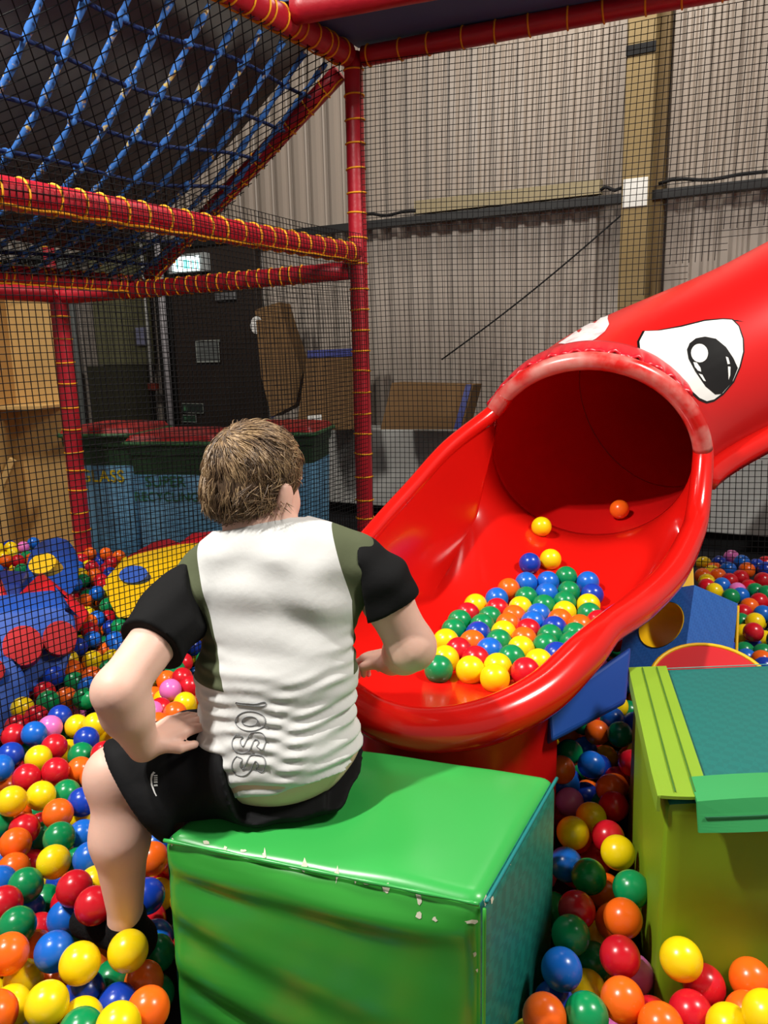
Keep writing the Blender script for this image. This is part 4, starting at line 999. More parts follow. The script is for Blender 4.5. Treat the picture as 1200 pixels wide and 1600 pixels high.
# T-shirt trunk
K = SDF((-.48, 1.26, .48), (.06, 1.64, 1.03), .0038)
K.ell((-.217, 1.415, .570), (.160, .126, .11), 0); K.ell((-.217, 1.415, .535), (.156, .119, .085), .03); K.ell((-.215, 1.440, .69), (.159, .120, .12), .05); K.ell((-.210, 1.480, .83), (.166, .113, .13), .05)
K.ell((-.207, 1.495, .905), (.154, .088, .075), .05)
K.cap(nk + [0, 0, -.022], Lsh + [.03, .008, .018], .063, .054, .04); K.cap(nk + [0, 0, -.022], Rsh + [-.03, .006, .010], .063, .054, .04)
K.cap(Lsh + [.015, 0, .0], Lsh + (Lel - Lsh) * .12, .056, .052, .03); K.cap(Rsh + [-.02, 0, -.004], Rsh + (Rel - Rsh) * .12, .054, .050, .03)
def folds(f, x, y, z):
    back = np.clip((1.52 - y) / .12, 0, 1)
    lowr = np.clip((.76 - z) / .08, 0, 1); X = x + .2
    w1 = np.sin(2 * pi * (z / .028 + .9 * X + .35 * np.sin(16 * X + 20 * z) + .25 * np.sin(37 * X)))
    w2 = np.sin(2 * pi * (z / .021 - 1.6 * X + .3 * np.sin(23 * X + 2)))
    f = f - back * lowr * (.0025 * w1 + .0015 * w2 * (.5 + .5 * np.sin(9 * X + 1)))
    upp = np.clip((z - .70) / .06, 0, 1) * np.clip((.99 - z) / .06, 0, 1)
    v1 = np.sin(2 * pi * (X * 7.5 + 1.6 * (z - .9) + .4 * np.sin(14 * z))) * np.exp(-((X - .045) / .07) ** 2) * np.clip((z - .74) / .1, 0, 1)
    v2 = np.sin(2 * pi * ((z - .85) / .075 + 2.2 * np.abs(X) + .3 * np.sin(11 * X)))
    f = f - back * upp * (.0050 * v1 + .0026 * v2 + .002 * np.sin(2 * pi * (X * 9 - 5 * (z - .8))) * np.exp(-((z - .93) / .05) ** 2))
    side = np.exp(-((np.abs(X) - .13) / .03) ** 2) * np.clip((.80 - z) / .05, 0, 1)
    f = f - .003 * side * np.sin(2 * pi * (z / .028 + 3 * y))
    f = np.maximum(f, (.522 + .024 * np.clip((x + .2) / .15, -1, 1) + .14 * np.clip(y - 1.33, 0, 1) + .004 * np.sin(30 * X)) - z)           # hem
    f = np.maximum(f, z - (.978 + .012 * np.clip((x + .245) / .06, -1, 1) - .20 * (y - 1.49)) * 1.0 + np.where(np.abs(x + .245) > .095, -.2, 0))   # neck opening
    return f
K.apply(folds); Vs_, Qs_ = K.mesh()
def shirt_mat():
    m = mat('shirt_panels', (206, 206, 203), .85, .2, bump=.08, bscale=60); nt = m.node_tree; N = nt.nodes; L = nt.links; b = N['Principled BSDF']
    tc = N.new('ShaderNodeTexCoord'); sx_ = N.new('ShaderNodeSeparateXYZ'); L.new(tc.outputs['Object'], sx_.inputs[0])
    def mth(op, a, b_=None, c=None):
        n = N.new('ShaderNodeMath'); n.operation = op
        for i, q in enumerate((a, b_, c)):
            if q is None: continue
            if isinstance(q, (int, float)): n.inputs[i].default_value = q
            else: L.new(q, n.inputs[i])
        return n.outputs[0]
    X = mth('ADD', sx_.outputs['X'], float(BO[0])); Zz = mth('ADD', sx_.outputs['Z'], float(BO[2]))
    xl = mth('MULTIPLY_ADD', mth('SUBTRACT', Zz, .71), -.25, -.300)
    xr = mth('MULTIPLY_ADD', mth('MAXIMUM', mth('SUBTRACT', Zz, .84), 0.0), -.28, -.064)
    olive = mth('MAXIMUM', mth('LESS_THAN', X, xl), mth('GREATER_THAN', X, xr))
    olive = mth('MULTIPLY', olive, mth('GREATER_THAN', Zz, .700))
    mx = N.new('ShaderNodeMix'); mx.data_type = 'RGBA'; mx.inputs['A'].default_value = (*lin((208, 208, 205)), 1); mx.inputs['B'].default_value = (*lin((84, 90, 66)), 1)
    L.new(olive, mx.inputs['Factor']); L.new(mx.outputs['Result'], b.inputs['Base Color'])
    return m
shirt = mk_fast('t_shirt', Vs_, Qs_, shirt_mat(), boy); shirt['label'] = 'white T-shirt trunk with olive side panels'
BV_S = BVHTree.FromPolygons([Vector(v) for v in Vs_.tolist()], Qs_.tolist())
# sleeves
for (sh_, el_, fr2, dn) in ((Lsh, Lel, .60, -1), (Rsh, Rel, .50, 1)):
    e = sh_ + (el_ - sh_) * fr2; K = SDF(np.minimum(sh_, e) - .11, np.maximum(sh_, e) + .11, .0038)
    K.cap(sh_ + [-.035 * dn, .003, .002], sh_ + (el_ - sh_) * .25, .0670, .0655, .0); K.cap(sh_ + (el_ - sh_) * .25, sh_ + (el_ - sh_) * (fr2 + .2), .0645, .0625, .02)
    ad_ = unit(el_ - sh_)
    def cuts(f, x, y, z):
        f = f - .0022 * np.sin(60 * (x * .6 + z) + 30 * y) - .0016 * np.sin(95 * z - 50 * x)
        f = np.maximum(f, (x - e[0]) * ad_[0] + (y - e[1]) * ad_[1] + (z - e[2]) * ad_[2])
        arm = (x - (-.358 - .36 * (z - .865))) if dn < 0 else -(x + .050) - .12 * (z - .9)
        return np.maximum(f, arm)
    K.apply(cuts); mk_fast('sleeve', *K.mesh(), M_sleeve, shirt)['label'] = 'short black sleeve'
# hair: cap following the skull plus locks combed from the crown
K = SDF(HC - .15, HC + .15, .004)
K.ell(H(0, -.008, .012), (.0835, .101, .0945), 0, HR); K.ell(H(0, -.035, -.035), (.070, .066, .060), .03, HR)
def hairline(f, x, y, z):
    p = [x - HC[0], y - HC[1], z - HC[2]]; lx, ly, lz = (p[0] * HR[0][j] + p[1] * HR[1][j] + p[2] * HR[2][j] for j in range(3))
    lim = -.088 + np.clip((ly + .045) * 1.35, 0, .075) + np.clip((ly - .03) * 1.3, 0, .2) - .02 * np.exp(-((ly - .028) / .012) ** 2) * (np.abs(lx) > .04)
    return np.maximum(f, (lim - lz) * .8)
K.apply(hairline); Vh, Qh = K.mesh()
M_hd = mat('hair_dark', (84, 64, 46), .5, .5); M_hm = mat('hair_mid', (124, 98, 70), .45, .5); M_hl = mat('hair_light', (164, 136, 100), .42, .55)
hair = mk_fast('hair', Vh, Qh, M_hd, boy); hair['label'] = 'short light brown hair'
rg = np.random.default_rng(3); crown = unit((-.012, -.062, .070))
cen = Vh[Qh].mean(1); nrm = np.cross(Vh[Qh[:, 2]] - Vh[Qh[:, 0]], Vh[Qh[:, 3]] - Vh[Qh[:, 1]]); nrm /= np.linalg.norm(nrm, axis=1, keepdims=True) + 1e-9
out = (cen - HC); flipm = np.sum(nrm * out, 1) < 0; nrm[flipm] *= -1
okm = np.sum(nrm * (out / np.linalg.norm(out, axis=1, keepdims=True)), 1) > .25
cen, nrm = cen[okm], nrm[okm]; NH = 7500; pick = rg.integers(0, len(cen), NH)
P = cen[pick] + rg.normal(0, .0018, (NH, 3)); Nn = nrm[pick]; cw = HR @ crown
loc = (P - HC); ld = loc / np.linalg.norm(loc, axis=1, keepdims=True)
tang = ld - cw * (ld @ cw)[:, None]; tl_ = np.linalg.norm(tang, axis=1, keepdims=True); tang = tang / np.maximum(tl_, 1e-6)
sw_ = np.cross(cw, tang); tang = tang + sw_ * (.55 * np.exp(-(tl_ / .5) ** 2)) + hz * -.25 * np.clip(tl_ - .3, 0, 1)
cl = np.array([[noise.noise(Vector(p) * 55 + Vector((k * 7, 0, 0))) for k in range(3)] for p in P]); tang = tang + .55 * cl + rg.normal(0, .12, (NH, 3))
tang -= Nn * np.sum(tang * Nn, 1)[:, None]; tang /= np.linalg.norm(tang, axis=1, keepdims=True)
ln = rg.uniform(.026, .048, NH) * np.where(np.sum((P - HC) * hz, 1) < -.055, .55, 1.0); lift = rg.uniform(.004, .011, NH) + (rg.random(NH) < .04) * .010
SEGN = 5; pts = []
p = P - Nn * .002
for k in range(SEGN + 1):
    f = k / SEGN
    q = P + tang * (ln * f)[:, None]
    # keep on the skull: push to the cap's ellipsoid
    l = (q - H(0, -.008, .012)) @ HR; g = np.linalg.norm(l / np.array([.0835, .101, .0945]), axis=1, keepdims=True); inside = (g < 1.0)
    qq = H(0, -.008, .012) + (l / np.where(inside & (l[:, 2:3] > -.03), g, 1.0)) @ HR.T
    base_l = (P - H(0, -.008, .012)) @ HR; g0 = np.linalg.norm(base_l / np.array([.0835, .101, .0945]), axis=1, keepdims=True)
    over = (g > 1.0) & (g0 < 1.06); qq = np.where(over & (l[:, 2:3] > -.05), H(0, -.008, .012) + (l / g) @ HR.T, qq)
    pts.append(qq + Nn * (lift * (f ** .7) * (1 - .45 * f) - .001)[:, None])
pts = np.array(pts)                                   # SEG+1, NH, 3
Vst = []; Qst = []; 
tdir = unit_ = (pts[-1] - pts[0]); tdir = tdir / np.linalg.norm(tdir, axis=1, keepdims=True); sd = np.cross(tdir, Nn); sd /= np.linalg.norm(sd, axis=1, keepdims=True) + 1e-9
wr = np.array([.0011, .0012, .0011, .0009, .0006, .0002])
for k in range(SEGN + 1):
    for an in (0, 2.1, 4.2): Vst.append(pts[k] + sd * cos(an) * wr[k] + Nn * sin(an) * wr[k])
Vst = np.stack(Vst, 1)                                # NH, (SEG+1)*3, 3
ql = [(k * 3 + j, k * 3 + (j + 1) % 3, (k + 1) * 3 + (j + 1) % 3, (k + 1) * 3 + j) for k in range(SEGN) for j in range(3)]
Qst = (np.array(ql)[None] + (np.arange(NH) * (SEGN + 1) * 3)[:, None, None]).reshape(-1, 4)
hs = mk_fast('locks', Vst.reshape(-1, 3), Qst, [M_hd, M_hm, M_hl], hair); hs['kind'] = 'stuff'
sh_i = np.clip((1.1 + 2.2 * cl[:, 0] + rg.normal(0, .7, NH)).round(), 0, 2).astype(np.int32)
hs.data.polygons.foreach_set('material_index', np.repeat(sh_i, len(ql)))
# eyes and brows (on the far side of the head)
for s_ in (-1, 1):
    V, Fc = uvs(.0115, 14, 9); ev = mk('eyeball', V + H(s_ * .030, .0795, -.010), Fc, mat('eye_white', (230, 228, 224), .2) if 'eye_white' not in MATS else MATS['eye_white'], boy)
    V, Fc = uvs(.0055, 10, 7); mk('iris', V * [1, 1, 1] + H(s_ * .030, .0875, -.010), Fc, mat('iris_brown', (70, 46, 30), .2) if 'iris_brown' not in MATS else MATS['iris_brown'], ev)
    mk('eyebrow', *tube([H(s_ * (.016 + .03 * t), .0935 - .010 * t * t, .010 + .005 * sin(pi * t)) for t in np.linspace(0, 1, 6)], .0025, 6), M_hd, boy)
mk('lips', *tube([H(-.018 + .036 * t, .0975 - .012 * (2 * t - 1) ** 2, -.0665) for t in np.linspace(0, 1, 7)], [.002, .004, .0045, .0045, .0045, .004, .002], 6), mat('lip_pink', (186, 110, 104), .5), boy)
# outlined lettering running down the shirt, and the small mark on the shorts
M_txt = mat('grey_print', (120, 122, 124), .7)
S_pts = [(.30, .86), (.42, .98), (.62, 1.0), (.86, .96), (.97, .74), (.97, .52)]
def on_shirt(px, py): 
    r_ = BV_S.ray_cast(Vector(CAM), Vector(unit(ray(px, py)))); return (np.array(r_[0]) + np.array(r_[1]) * .0012) if r_[0] else None
def outline_px(loop, name, w=.0009, bvf=on_shirt, mt=M_txt, par=None):
    L_ = spline(np.array(loop + [loop[0]]), len(loop) * 5); P_ = [bvf(x, y) for x, y in L_]; P_ = [q for q in P_ if q is not None]
    return mk(name, *tube(np.array(P_), w, 5), mt, par or shirt) if len(P_) > 3 else None
def lz(pts, ox=340, oy=1080, k=10.67): return [(ox + x / k, oy + y / k) for x, y in pts]
S1 = [(320, 1085), (270, 1150), (240, 1240), (250, 1310), (300, 1370), (380, 1410), (460, 1400), (530, 1350), (570, 1280), (600, 1210), (635, 1170), (670, 1200), (680, 1250), (650, 1300), (740, 1350), (780, 1280), (800, 1190), (770, 1110), (720, 1070), (650, 1060), (560, 1070), (520, 1120), (470, 1220), (440, 1280), (410, 1290), (380, 1250), (385, 1190), (415, 1135)]
outline_px(lz(S1), 'letter_S'); outline_px(lz([(x + 5, y - 375) for x, y in S1]), 'letter_S')
outline_px(lz([(300 + 250 + 250 * cos(t), 500 + 165 * sin(t)) for t in np.linspace(0, 2 * pi, 22, endpoint=False)]), 'letter_O')
outline_px(lz([(540 + 130 * cos(t), 500 + 80 * sin(t)) for t in np.linspace(0, 2 * pi, 16, endpoint=False)]), 'letter_O')
outline_px(lz([(310, 180), (400, 195), (500, 200), (640, 210), (785, 175), (790, 240), (640, 245), (420, 225), (315, 205)]), 'letter_piece')
sm_ = shorts.data; BV_H = BVHTree.FromPolygons([Vector(v.co) + Vector(BO) for v in sm_.vertices], [list(p.vertices) for p in sm_.polygons])
def on_sh(px, py):
    r_ = BV_H.ray_cast(Vector(CAM), Vector(unit(ray(px, py)))); return (np.array(r_[0]) + np.array(r_[1]) * .0012) if r_[0] else None
def lg_(pts): return [(200 + x / 15, 1190 + y / 15) for x, y in pts]
M_logo = mat('white_print', (214, 214, 212), .7)
decal('logo_swoosh', lg_([(600, 235), (650, 265), (610, 290), (580, 350), (565, 440), (575, 540), (610, 640), (640, 730), (675, 800), (655, 815), (610, 740), (570, 640), (535, 540), (525, 400), (545, 300)]), BV_H, M_logo, shorts, .0012, 2)
for (y0, y1) in ((318, 345), (372, 396), (420, 444), (468, 500), (540, 580)):
    decal('logo_letter', lg_([(605, y0), (690, y0 - 6), (700, y1 - 6), (608, y1)]), BV_H, M_logo, shorts, .0012, 2)

# ================================================================== ball pool
BR = .0375
BC = {'Y': ('yellow', (250, 214, 14)), 'R': ('red', (206, 22, 38)), 'B': ('light blue', (22, 104, 206)), 'D': ('dark blue', (20, 62, 176)), 'G': ('green', (8, 138, 78)), 'O': ('orange', (246, 104, 22)), 'P': ('pink', (232, 118, 196))}
BM = {k: mat('%s_ball_plastic' % v[0].replace(' ', '_'), v[1], .26, .5, var=.03, vscale=30, sss=.0) for k, v in BC.items()}
def L_(ox, oy, sc, txt):
    out = []
    for it in txt.split():
        x, y, c = it.split(','); out.append((ox + float(x) / sc, oy + float(y) / sc, c))
    return out
left_b = L_(0, 1100, 3, '105,20,Y 65,150,R 80,105,r 160,140,B 235,110,P 280,60,D 350,45,p 170,60,r 315,145,g 360,105,y 445,97,Y 405,165,D 255,200,R 180,255,Y 50,240,D 115,215,g 0,300,B 320,225,y 380,240,G 487,235,R 500,170,y 260,315,R 375,310,O 125,345,R 60,315,r 440,340,o 30,390,o 192,430,Y 312,420,G 400,400,b 385,460,D 55,455,Y 78,525,O 170,510,g 272,515,O 385,525,y 115,585,R 195,575,r -5,570,G 278,628,G 210,620,g 390,615,B 72,655,O 175,690,r 15,730,b 65,775,O 155,755,r 252,740,Y 420,725,B 365,750,g 120,850,G 0,840,B 205,825,y 290,835,d 350,865,R 450,840,y 20,940,R 130,965,b 215,925,g 320,935,R 440,945,R 305,1005,B 80,1040,G 185,1065,r 345,1100,g 40,1170,O 165,1150,o 255,1160,B 375,1215,Y 600,1157,Y 480,1190,o 110,1295,Y 260,1300,o 400,1350,D 525,1295,g 675,1300,O 550,1410,D 220,1405,Y 50,1420,Y -20,1450,O 695,1430,O 730,1360,g 385,1480,Y 380,1535,G 555,1510,Y 735,1170,g 730,1095,b 715,725,O 725,830,r 745,895,y 700,1010,r 690,900,d') \
    + L_(0, 820, 3.53, '300,837,D 400,800,o 510,748,Y 620,740,Y 510,838,O 410,868,g 490,895,b 465,960,G 365,955,O 265,975,G 245,925,r 600,800,g 940,910,P 1005,845,R 1045,890,R 1010,760,r 905,965,y 1020,985,Y 850,950,o 838,1035,P 965,1040,O 885,1015,r 870,1100,O 965,800,g 920,860,o')
right_b = L_(800, 1000, 2.667, '205,540,O 225,600,B 305,650,d 240,675,P 225,745,r 330,740,y 268,822,R 400,820,R 520,880,r 185,835,d 225,935,B 320,985,G 468,947,Y 350,915,r 400,1070,o 520,1083,G 575,1095,g 270,1125,R 425,1175,O 590,1220,O 245,1230,G 345,1250,y 207,1372,B 335,1340,g 450,1320,R 560,1345,r 705,1330,Y 755,1150,Y 895,1210,O 1040,1200,O 765,1275,b 310,1460,y 175,1510,d 135,1570,O 310,1565,G 460,1500,O 535,1470,y 870,1370,o 800,1440,R 995,1415,O 1045,1330,y 640,1500,g 745,1555,R 580,1580,r 620,1610,O 980,1560,O 905,1615,Y 850,1555,r 680,1430,r 435,275,Y 418,330,B 450,393,G 355,385,o 300,345,G 240,400,o 410,620,o 240,470,g 330,520,b 1060,1560,Y')
far_b = L_(960, 840, 5, '697,205,Y 820,200,D 915,155,P 995,195,B 890,250,B 780,250,O 1035,255,O 1110,225,D 1180,205,R 1180,250,D 760,275,Y 690,300,O 810,300,O 720,345,Y 900,340,R 985,315,R 1160,335,R 840,375,B 720,385,R 780,420,Y 910,465,G 960,415,P 985,455,B 1050,390,R 1100,420,G 1130,500,R 1055,540,O 1185,440,G 1005,590,R 1160,600,B 1100,660,Y 990,660,G 1010,750,Y 1085,740,R 1175,800,Y 1015,890,G 1085,860,D 1030,945,B 1160,905,G 1150,960,O 1170,1015,D 320,945,R 195,970,B 150,920,G')
chute_b = L_(540, 840, 1.818, '515,118,D 577,105,Y 508,145,B 568,145,B 627,130,G 678,148,B 447,178,B 490,172,O 534,176,G 575,172,B 615,162,G 672,172,D 610,187,G 665,192,Y 373,195,Y 433,203,R 492,205,Y 565,205,G 602,210,Y 652,215,G 357,218,R 420,230,G 480,230,O 540,228,B 590,236,O 698,228,R 347,243,G 405,252,G 468,254,O 528,250,B 640,248,O 330,265,G 390,278,D 453,275,Y 518,275,R 582,258,D 570,275,G 622,268,G 297,293,Y 376,298,O 438,300,G 508,290,O 555,300,G 597,297,G 325,330,Y 358,315,R 418,320,B 490,308,Y 550,318,D 301,367,G 372,373,Y 405,335,R 470,325,G 442,350,Y 530,338,Y 411,386,Y 487,368,R')
_gn = unit(np.array([(GFR - GFL)[1], -(GFR - GFL)[0]])); _gu = unit((GFR - GFL)[:2])
def level(x, y):        # height of the ball surface (hollow in front of the big block)
    q = np.array([x, y]) - GFL[:2]; fr_out = q @ _gn; al = q @ _gu
    if fr_out > -.02 and .03 < al < np.linalg.norm((GFR - GFL)[:2]) - .02: return .11
    return .215 + .10 * np.clip((x - .9) / .8, 0, 1) * np.clip((y - 2.2) / 1.2, 0, 1)
# ---- obstacles (plan outline, margin)
boxes = [(GFL, GFR, GBL), (TFL, TFR, TBL)]
def in_par(p, q, m=.0):
    o_, a_, b_ = (np.asarray(v)[:2] for v in q); A_ = np.stack([a_ - o_, b_ - o_], 1); uv = np.linalg.solve(A_, np.asarray(p)[:2] - o_)
    la, lb = np.linalg.norm(a_ - o_), np.linalg.norm(b_ - o_)
    return -m / la < uv[0] < 1 + m / la and -m / lb < uv[1] < 1 + m / lb
fr_poly = np.array([(p + unit((cc - p) * [1, 1, 0]) * .07)[:2] for p in fr_])
bvs = []
def obstacle(o, me=None):
    dgm = o.data; mw = np.array(ORG[o.name] if o.parent else o.location)
    bvs.append(BVHTree.FromPolygons([Vector(v.co) + Vector(mw) for v in dgm.vertices], [list(p.vertices) for p in dgm.polygons]))
for o in list(COL.objects):
    if o.type == 'MESH' and (o.name.split('.')[0] in ('wedge_block', 'cube_block', 'ramp_block', 'hump_block', 'slab_block', 'base_skirt', 'sock') or (o.parent and o.parent.name.split('.')[0] in ('wheel_block', 'step_block', 'dome_block', 'tub_block', 'holed_block', 'round_cushion'))): obstacle(o)
obstacle(body)
def clear(p, m=BR * .93):
    if in_par(p, boxes[0], m) and p[2] < .48: return False
    if in_par(p, boxes[1], m) and p[2] < .53: return False
    v = Vector(p)
    for b_ in bvs:
        q = b_.find_nearest(v, m + .12)
        if q[0] is not None:
            if q[3] < m: return False
            if q[3] < .10 and (v - q[0]).dot(q[1]) < 0: return False
    return True
# ---- balls picked out in the photograph: start on the ball surface along the sight line, then push apart
def settle(lst, zfun, it=160, keep=.06):
    P = []
    for (x, y, c) in lst:
        p = Z(x, y, .18)
        for _ in range(4): p = Z(x, y, float(zfun(p[0], p[1])) - BR)
        P.append(p)
    P = np.array(P); T = P.copy(); n = len(P)
    for k in range(it):
        dlt = P[:, None, :] - P[None, :, :]; d = np.linalg.norm(dlt, axis=2) + 1e-9; np.fill_diagonal(d, 9)
        ov = np.clip(2 * BR * .995 - d, 0, None); ov_m = ov[..., None] * dlt / d[..., None]
        P = P + .45 * ov_m.sum(1)
        if k < it - 25:
            s_ = T - P; P = P + keep * s_
    return P
def resolve(P, lst):
    out = []
    for p, q in zip(P, lst):
        if not clear(p):
            best = None
            for k in range(160):
                g = p + RNG.normal(0, .012 + .0004 * k, 3) * [1, 1, .7]
                if g[2] > BR + .002 and clear(g) and all(np.linalg.norm(g - o_) > 2 * BR * .97 for o_, _ in out):
                    best = g; break
            if best is None: continue
            p = best
        out.append((p, q))
    return out
sel = []
def place(lst, reg):
    """each picked ball keeps its sight line; where balls crowd, the farther one lies deeper in the pool"""
    for (x, y, c) in sorted(lst, key=lambda q: (q[2].islower(), -q[1])):
        p = Z(x, y, .18); low_ = c.islower(); c = c.upper()
        for _ in range(4): p = Z(x, y, float(level(p[0], p[1])) - BR)
        r_ = ray(x, y); t0 = (p - CAM) @ r_ / (r_ @ r_); done = None
        tries = list(np.arange(.02, .34, .006)) if low_ else sorted(list(np.arange(0, .20, .005)) + list(-np.arange(.005, .11, .005)), key=abs)
        for dt in tries:
            g = CAM + r_ * (t0 + dt)
            if g[2] < BR + .001: continue
            if all((g[0] - o_[0][0]) ** 2 + (g[1] - o_[0][1]) ** 2 + (g[2] - o_[0][2]) ** 2 > (2 * BR * .965) ** 2 for o_ in sel) and clear(g): done = g; break
        if done is None and not low_:
            for k in range(200):
                g = p + RNG.normal(0, .01 + .0004 * k, 3)
                if g[2] > BR + .001 and g[2] < level(g[0], g[1]) and all(np.linalg.norm(g - o_[0]) > 2 * BR * .97 for o_ in sel) and clear(g): done = g; break
        if done is not None: sel.append((done, (x, y, c), reg))
for reg, lst in (('left', left_b), ('right', right_b), ('far', far_b)): place(lst, reg)
# ---- balls on the slide: rest on the scoop surface
BV_C = BVHTree.FromPolygons([Vector(v) for v in SV.tolist()], grid_faces(na, nb))
def scoop_z(x, y):
    r_ = BV_C.ray_cast(Vector((x, y, 1.0)), Vector((0, 0, -1))); return r_[0].z if r_[0] else ZF
cs = []
for (x, y, c) in chute_b:
    p = Z(x, y, .49)
    for _ in range(6): p = Z(x, y, scoop_z(p[0], p[1]) + BR * 1.02)
    cs.append(p)
cs = np.array(cs); cT = cs.copy()
for k in range(260):                                  # one layer, pushed apart along the floor of the scoop
    dlt = cs[:, None, :] - cs[None, :, :]; d = np.linalg.norm(dlt, axis=2) + 1e-9; np.fill_diagonal(d, 9)
    cs = cs + .4 * (np.clip(2 * BR * 1.0 - d, 0, None)[..., None] * dlt / d[..., None] * [1, 1, 0]).sum(1)
    if k < 200: cs = cs + .02 * (cT - cs)
    for i in range(len(cs)):
        q = BV_C.find_nearest(Vector(cs[i]))
        nn_ = np.array(q[1]); nn_ = nn_ if nn_[2] > 0 else -nn_
        cs[i] = np.array(q[0]) + nn_ * BR * 1.01 if q[3] < BR * 1.3 else np.array([cs[i][0], cs[i][1], scoop_z(cs[i][0], cs[i][1]) + BR * 1.01])
cs2 = list(cs)
sel += [(p, q, 'chute') for p, q in zip(cs2, chute_b)]
# the two balls rolling down from the tube
rest = [((846, 823, 'Y'), 'roll'), ((968, 796, 'O'), 'roll')]
for (q, reg) in rest:
    p0 = None
    dv = unit(ray(q[0], q[1]))
    bt = BVHTree.FromPolygons([Vector(v) for v in np.concatenate([SV, Vi]).tolist()], grid_faces(na, nb) + [tuple(i + len(SV) for i in f) for f in grid_faces(ns, sg, False, True)])
    h_ = (None,)
    while h_[0] is None:
        h_ = bt.ray_cast(Vector(CAM), Vector(dv)); dv = unit(dv + [0, 0, -.003])
    p0 = np.array(h_[0]) - dv * .02; 
    for _ in range(30):
        qn = bt.find_nearest(Vector(p0))
        if qn[3] >= BR * 1.01: break
        p0 = p0 - dv * .006
    sel.append((p0, q, reg))
# last pass: no two picked balls may interpenetrate
keep_ = []
for (p, q, r_) in sel:
    p = np.array(p, float); ok_ = False
    for k in range(140):
        g = p if k == 0 else p + RNG.normal(0, .006 + .0003 * k, 3)
        if all(np.linalg.norm(g - o_[0]) > 2 * BR * .965 for o_ in keep_ if abs(o_[0][0] - g[0]) < .08 and abs(o_[0][1] - g[1]) < .08) and (r_ in ('chute', 'roll') or (g[2] > BR and clear(g))):
            ok_ = True; break
    if ok_: keep_.append((g, q, r_))
sel = keep_
# ---- labels that single each ball out by colour, place and neighbours
REGION = {'gap': 'seen between the boy\'s arm and shirt', 'shin': 'beside the boy\'s sock', 'front': 'left of the green block', 'edge': 'at the left photo edge', 'net': 'near the fine net', 'left': 'left of the boy\'s leg', 'right': 'between green block and lime cube', 'far': 'in the heap behind the lime cube', 'chute': 'in the pile on the slide', 'roll': 'rolling inside the tube mouth'}
pxy = np.array([proj(p)[:2] for p, _, _ in sel]); used = {}; reg_of = []
for (p_, q_, r_), (x_, y_) in zip(sel, pxy):
    if r_ == 'left': r_ = 'gap' if (x_ > 215 and y_ < 1150) else 'shin' if (y_ > 1290 and 130 < x_ < 260 and y_ < 1480) else 'front' if y_ > 1450 else 'net' if y_ < 1130 else 'edge' if x_ < 50 else 'left'
    reg_of.append(r_)
rank = {}
def neigh(i):
    res = {}
    for dn_, (ux_, uy_) in (('above', (0, -1)), ('right', (1, 0)), ('below', (0, 1)), ('left', (-1, 0))):
        best = None
        for j in range(len(sel)):
            if j == i or reg_of[j] != reg_of[i]: continue
            v = pxy[j] - pxy[i]; d = np.hypot(*v)
            if d < 120 and (v[0] * ux_ + v[1] * uy_) > .7 * d and (best is None or d < best[0]): best = (d, BC[sel[j][1][2]][0])
        res[dn_] = best[1] if best else None
    return res
def label_for(i):
    c = BC[sel[i][1][2]][0]; reg = REGION[reg_of[i]]; nb_ = neigh(i)
    words = {'above': '%s above', 'right': '%s to the right', 'below': '%s below', 'left': '%s to the left'}
    parts_ = [(k, words[k] % nb_[k]) for k in ('above', 'below', 'right', 'left') if nb_[k]]
    cand = []
    for r_ in range(0, len(parts_) + 1):
        import itertools
        for cmb in itertools.combinations(parts_, r_):
            cand.append('%s ball %s' % (c, reg) + (', with ' + ', '.join(t for _, t in cmb) if cmb else ''))
    return [t for t in cand if len(t.replace(',', '').split()) <= 16]
cands = [label_for(i) for i in range(len(sel))]
from collections import Counter
cnt = Counter(t for cs_ in cands for t in set(cs_))
bmesh_ = {}
sv, sf = uvs(BR, 28, 18)
for k in BC:
    me = bpy.data.meshes.new('pool_ball'); me.from_pydata(sv.tolist(), [], sf); me.materials.append(BM[k]); me.polygons.foreach_set('use_smooth', [True] * len(me.polygons)); bmesh_[k] = me
for i, (p, q, reg) in enumerate(sel):
    o = bpy.data.objects.new('pool_ball', bmesh_[q[2]]); COL.objects.link(o); o.location = tuple(p); o.rotation_euler = (random.random() * 3, random.random() * 3, random.random() * 3)
    uniq = [t for t in cands[i] if cnt[t] == 1]
    if uniq: lab = uniq[0]
    else:
        t_ = min([t for t in cands[i] if len(t.replace(',', '').split()) <= 12], key=lambda t: cnt[t])
        same = sorted((j for j in range(len(sel)) if t_ in cands[j]), key=lambda j: pxy[j][1]); k_ = same.index(i)
        lab = t_ + ', ' + ('uppermost such' if k_ == 0 else 'lowest such' if k_ == len(same) - 1 else ('second', 'third', 'fourth', 'fifth', 'sixth')[min(k_ - 1, 4)] + ' such from above')
    props(o, lab, 'ball', {'left': 'balls in the pool left of the green block', 'right': 'balls between the green block and the lime cube', 'far': 'balls heaped behind the lime cube', 'chute': 'balls piled on the slide', 'roll': 'balls rolling out of the tube'}[reg])
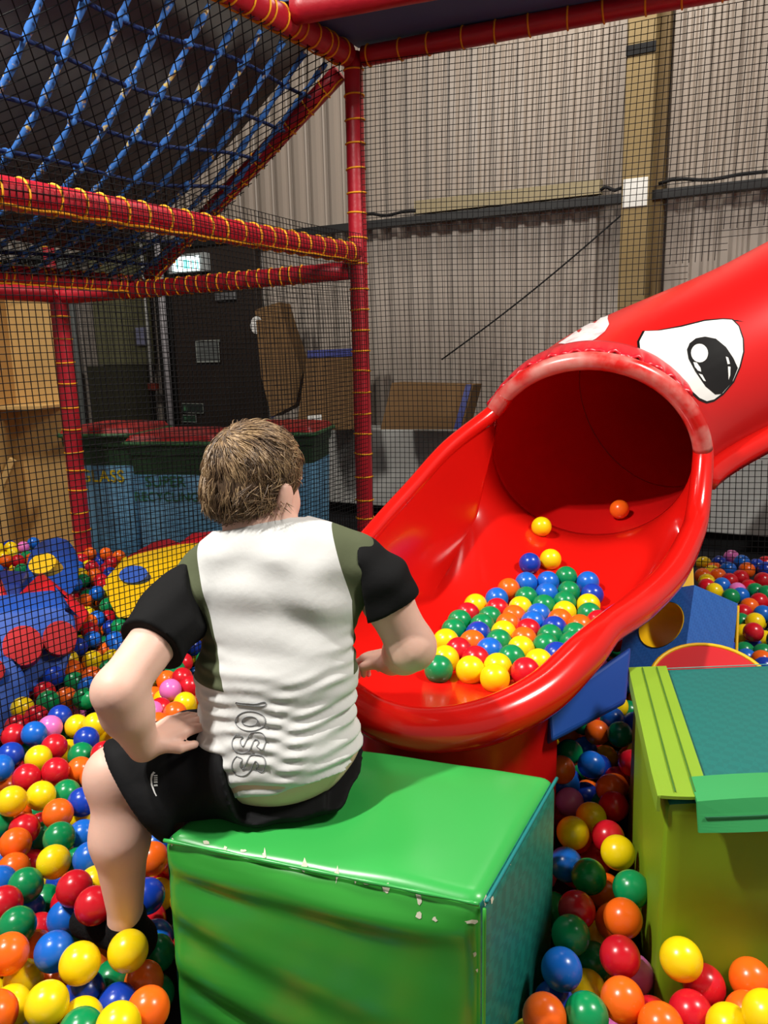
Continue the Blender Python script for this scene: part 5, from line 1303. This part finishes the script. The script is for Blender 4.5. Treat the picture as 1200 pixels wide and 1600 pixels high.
# ---- everything underneath and beyond: a dense bed, too many to count
pts = [p for p, _, _ in sel]
cell = 2 * BR; grid = {}
def gk(p): return (int(math.floor(p[0] / cell)), int(math.floor(p[1] / cell)), int(math.floor(p[2] / cell)))
def put(p): grid.setdefault(gk(p), []).append(p)
for p in pts: put(p)
def free(p, m=2 * BR * .985):
    a, b_, c_ = gk(p)
    for i in (-1, 0, 1):
        for j in (-1, 0, 1):
            for k in (-1, 0, 1):
                for q in grid.get((a + i, b_ + j, c_ + k), ()):
                    if (p[0] - q[0]) ** 2 + (p[1] - q[1]) ** 2 + (p[2] - q[2]) ** 2 < m * m: return False
    return True
bed = []
def right_side(x, y):    # inside the hall: in front of the right-hand net
    return (np.array([x, y]) - P0[:2]) @ nr[:2] > .06
def region_ok(x, y):
    if not right_side(x, y): return False
    if y < .45 or x < -2.6 or x > 3.0: return False
    px_, py_, dp_ = proj((x, y, .2))
    return -420 < px_ < 2000 and py_ < 2000
sc_cover = [(np.array(p[:2])) for p in rs]
def far_net_ok(x, y):   # bay behind the fine net stops in front of the bins
    a_ = P0[:2]; b_ = P1[:2]; n_ = np.array([-(b_ - a_)[1], (b_ - a_)[0]]); n_ = n_ if n_[1] < 0 else -n_
    return (np.array([x, y]) - a_) @ unit(n_) > -.35
def net_gap(x, y):      # keep clear of the net sheets
    return abs((np.array([x, y]) - P0[:2]) @ nl[:2] - .055) > BR * .8
picked_xy = np.array([p[:2] for p, _, r_ in sel if r_ in ('left', 'right', 'far')])
picked_z = np.array([p[2] for p, _, r_ in sel if r_ in ('left', 'right', 'far')])
ppx = np.array([proj(p) for p, _, r_ in sel if r_ in ('left', 'right', 'far')])
hexh = 2 * BR * .995
xs = np.arange(-2.6, 3.0, hexh); ys = np.arange(.45, 5.0, hexh * .866)
for lay in range(4):
    zc = BR + .002 + lay * hexh * .80
    for jy, y in enumerate(ys):
        for x in xs:
            X = x + (hexh / 2 if (jy + lay) % 2 else 0) + RNG.normal(0, .006); Y = y + (hexh * .29 if lay % 2 else 0) + RNG.normal(0, .006); Zc = zc + RNG.normal(0, .006 if lay == 0 else .011)
            lv = float(level(X, Y))
            if Zc + BR > lv + (.012 if lay else .3) or Zc < BR: continue
            if not region_ok(X, Y): continue
            if Y > 2.2 and X < .3 and not far_net_ok(X, Y): continue
            if not net_gap(X, Y): continue
            # do not cover the picked balls: stay below them where they lie
            p = np.array([X, Y, Zc]); v_ = p - CAM; dp_ = v_ @ FW; ix, iy = 600 + F * (v_ @ RT) / dp_, 800 - F * (v_ @ UP) / dp_; rp_ = F * BR / dp_
            d2 = np.hypot(ppx[:, 0] - ix, ppx[:, 1] - iy)
            if ((d2 < 1.15 * rp_) & (ppx[:, 2] > dp_)).any(): continue
            if not free(p, 2 * BR * .93): continue
            if not clear(p, BR * .9): continue
            put(p); bed.append(p)
bed = np.array(bed); print('bed balls', len(bed), 'picked', len(sel))
lv_, lf_ = uvs(BR, 14, 9)
quads = np.array([f if len(f) == 4 else (f[0], f[1], f[2], f[2]) for f in lf_], np.int32)
tri = []
for f in lf_:
    tri.append((f[0], f[1], f[2]));
    if len(f) == 4: tri.append((f[0], f[2], f[3]))
tri = np.array(tri, np.int32)
Vall = (bed[:, None, :] + lv_[None]).reshape(-1, 3); Tall = (tri[None] + (np.arange(len(bed)) * len(lv_))[:, None, None]).reshape(-1, 3)
bo = mk_fast('ball_bed', Vall, Tall, [BM[k] for k in 'YRBDGOP'], None)
ci = RNG.choice(7, len(bed), p=[.20, .22, .12, .09, .17, .17, .03]).astype(np.int32)
bo.data.polygons.foreach_set('material_index', np.repeat(ci, len(tri)))
props(bo, 'mixed coloured plastic balls filling the rest of the ball pool', 'balls', None, 'stuff')
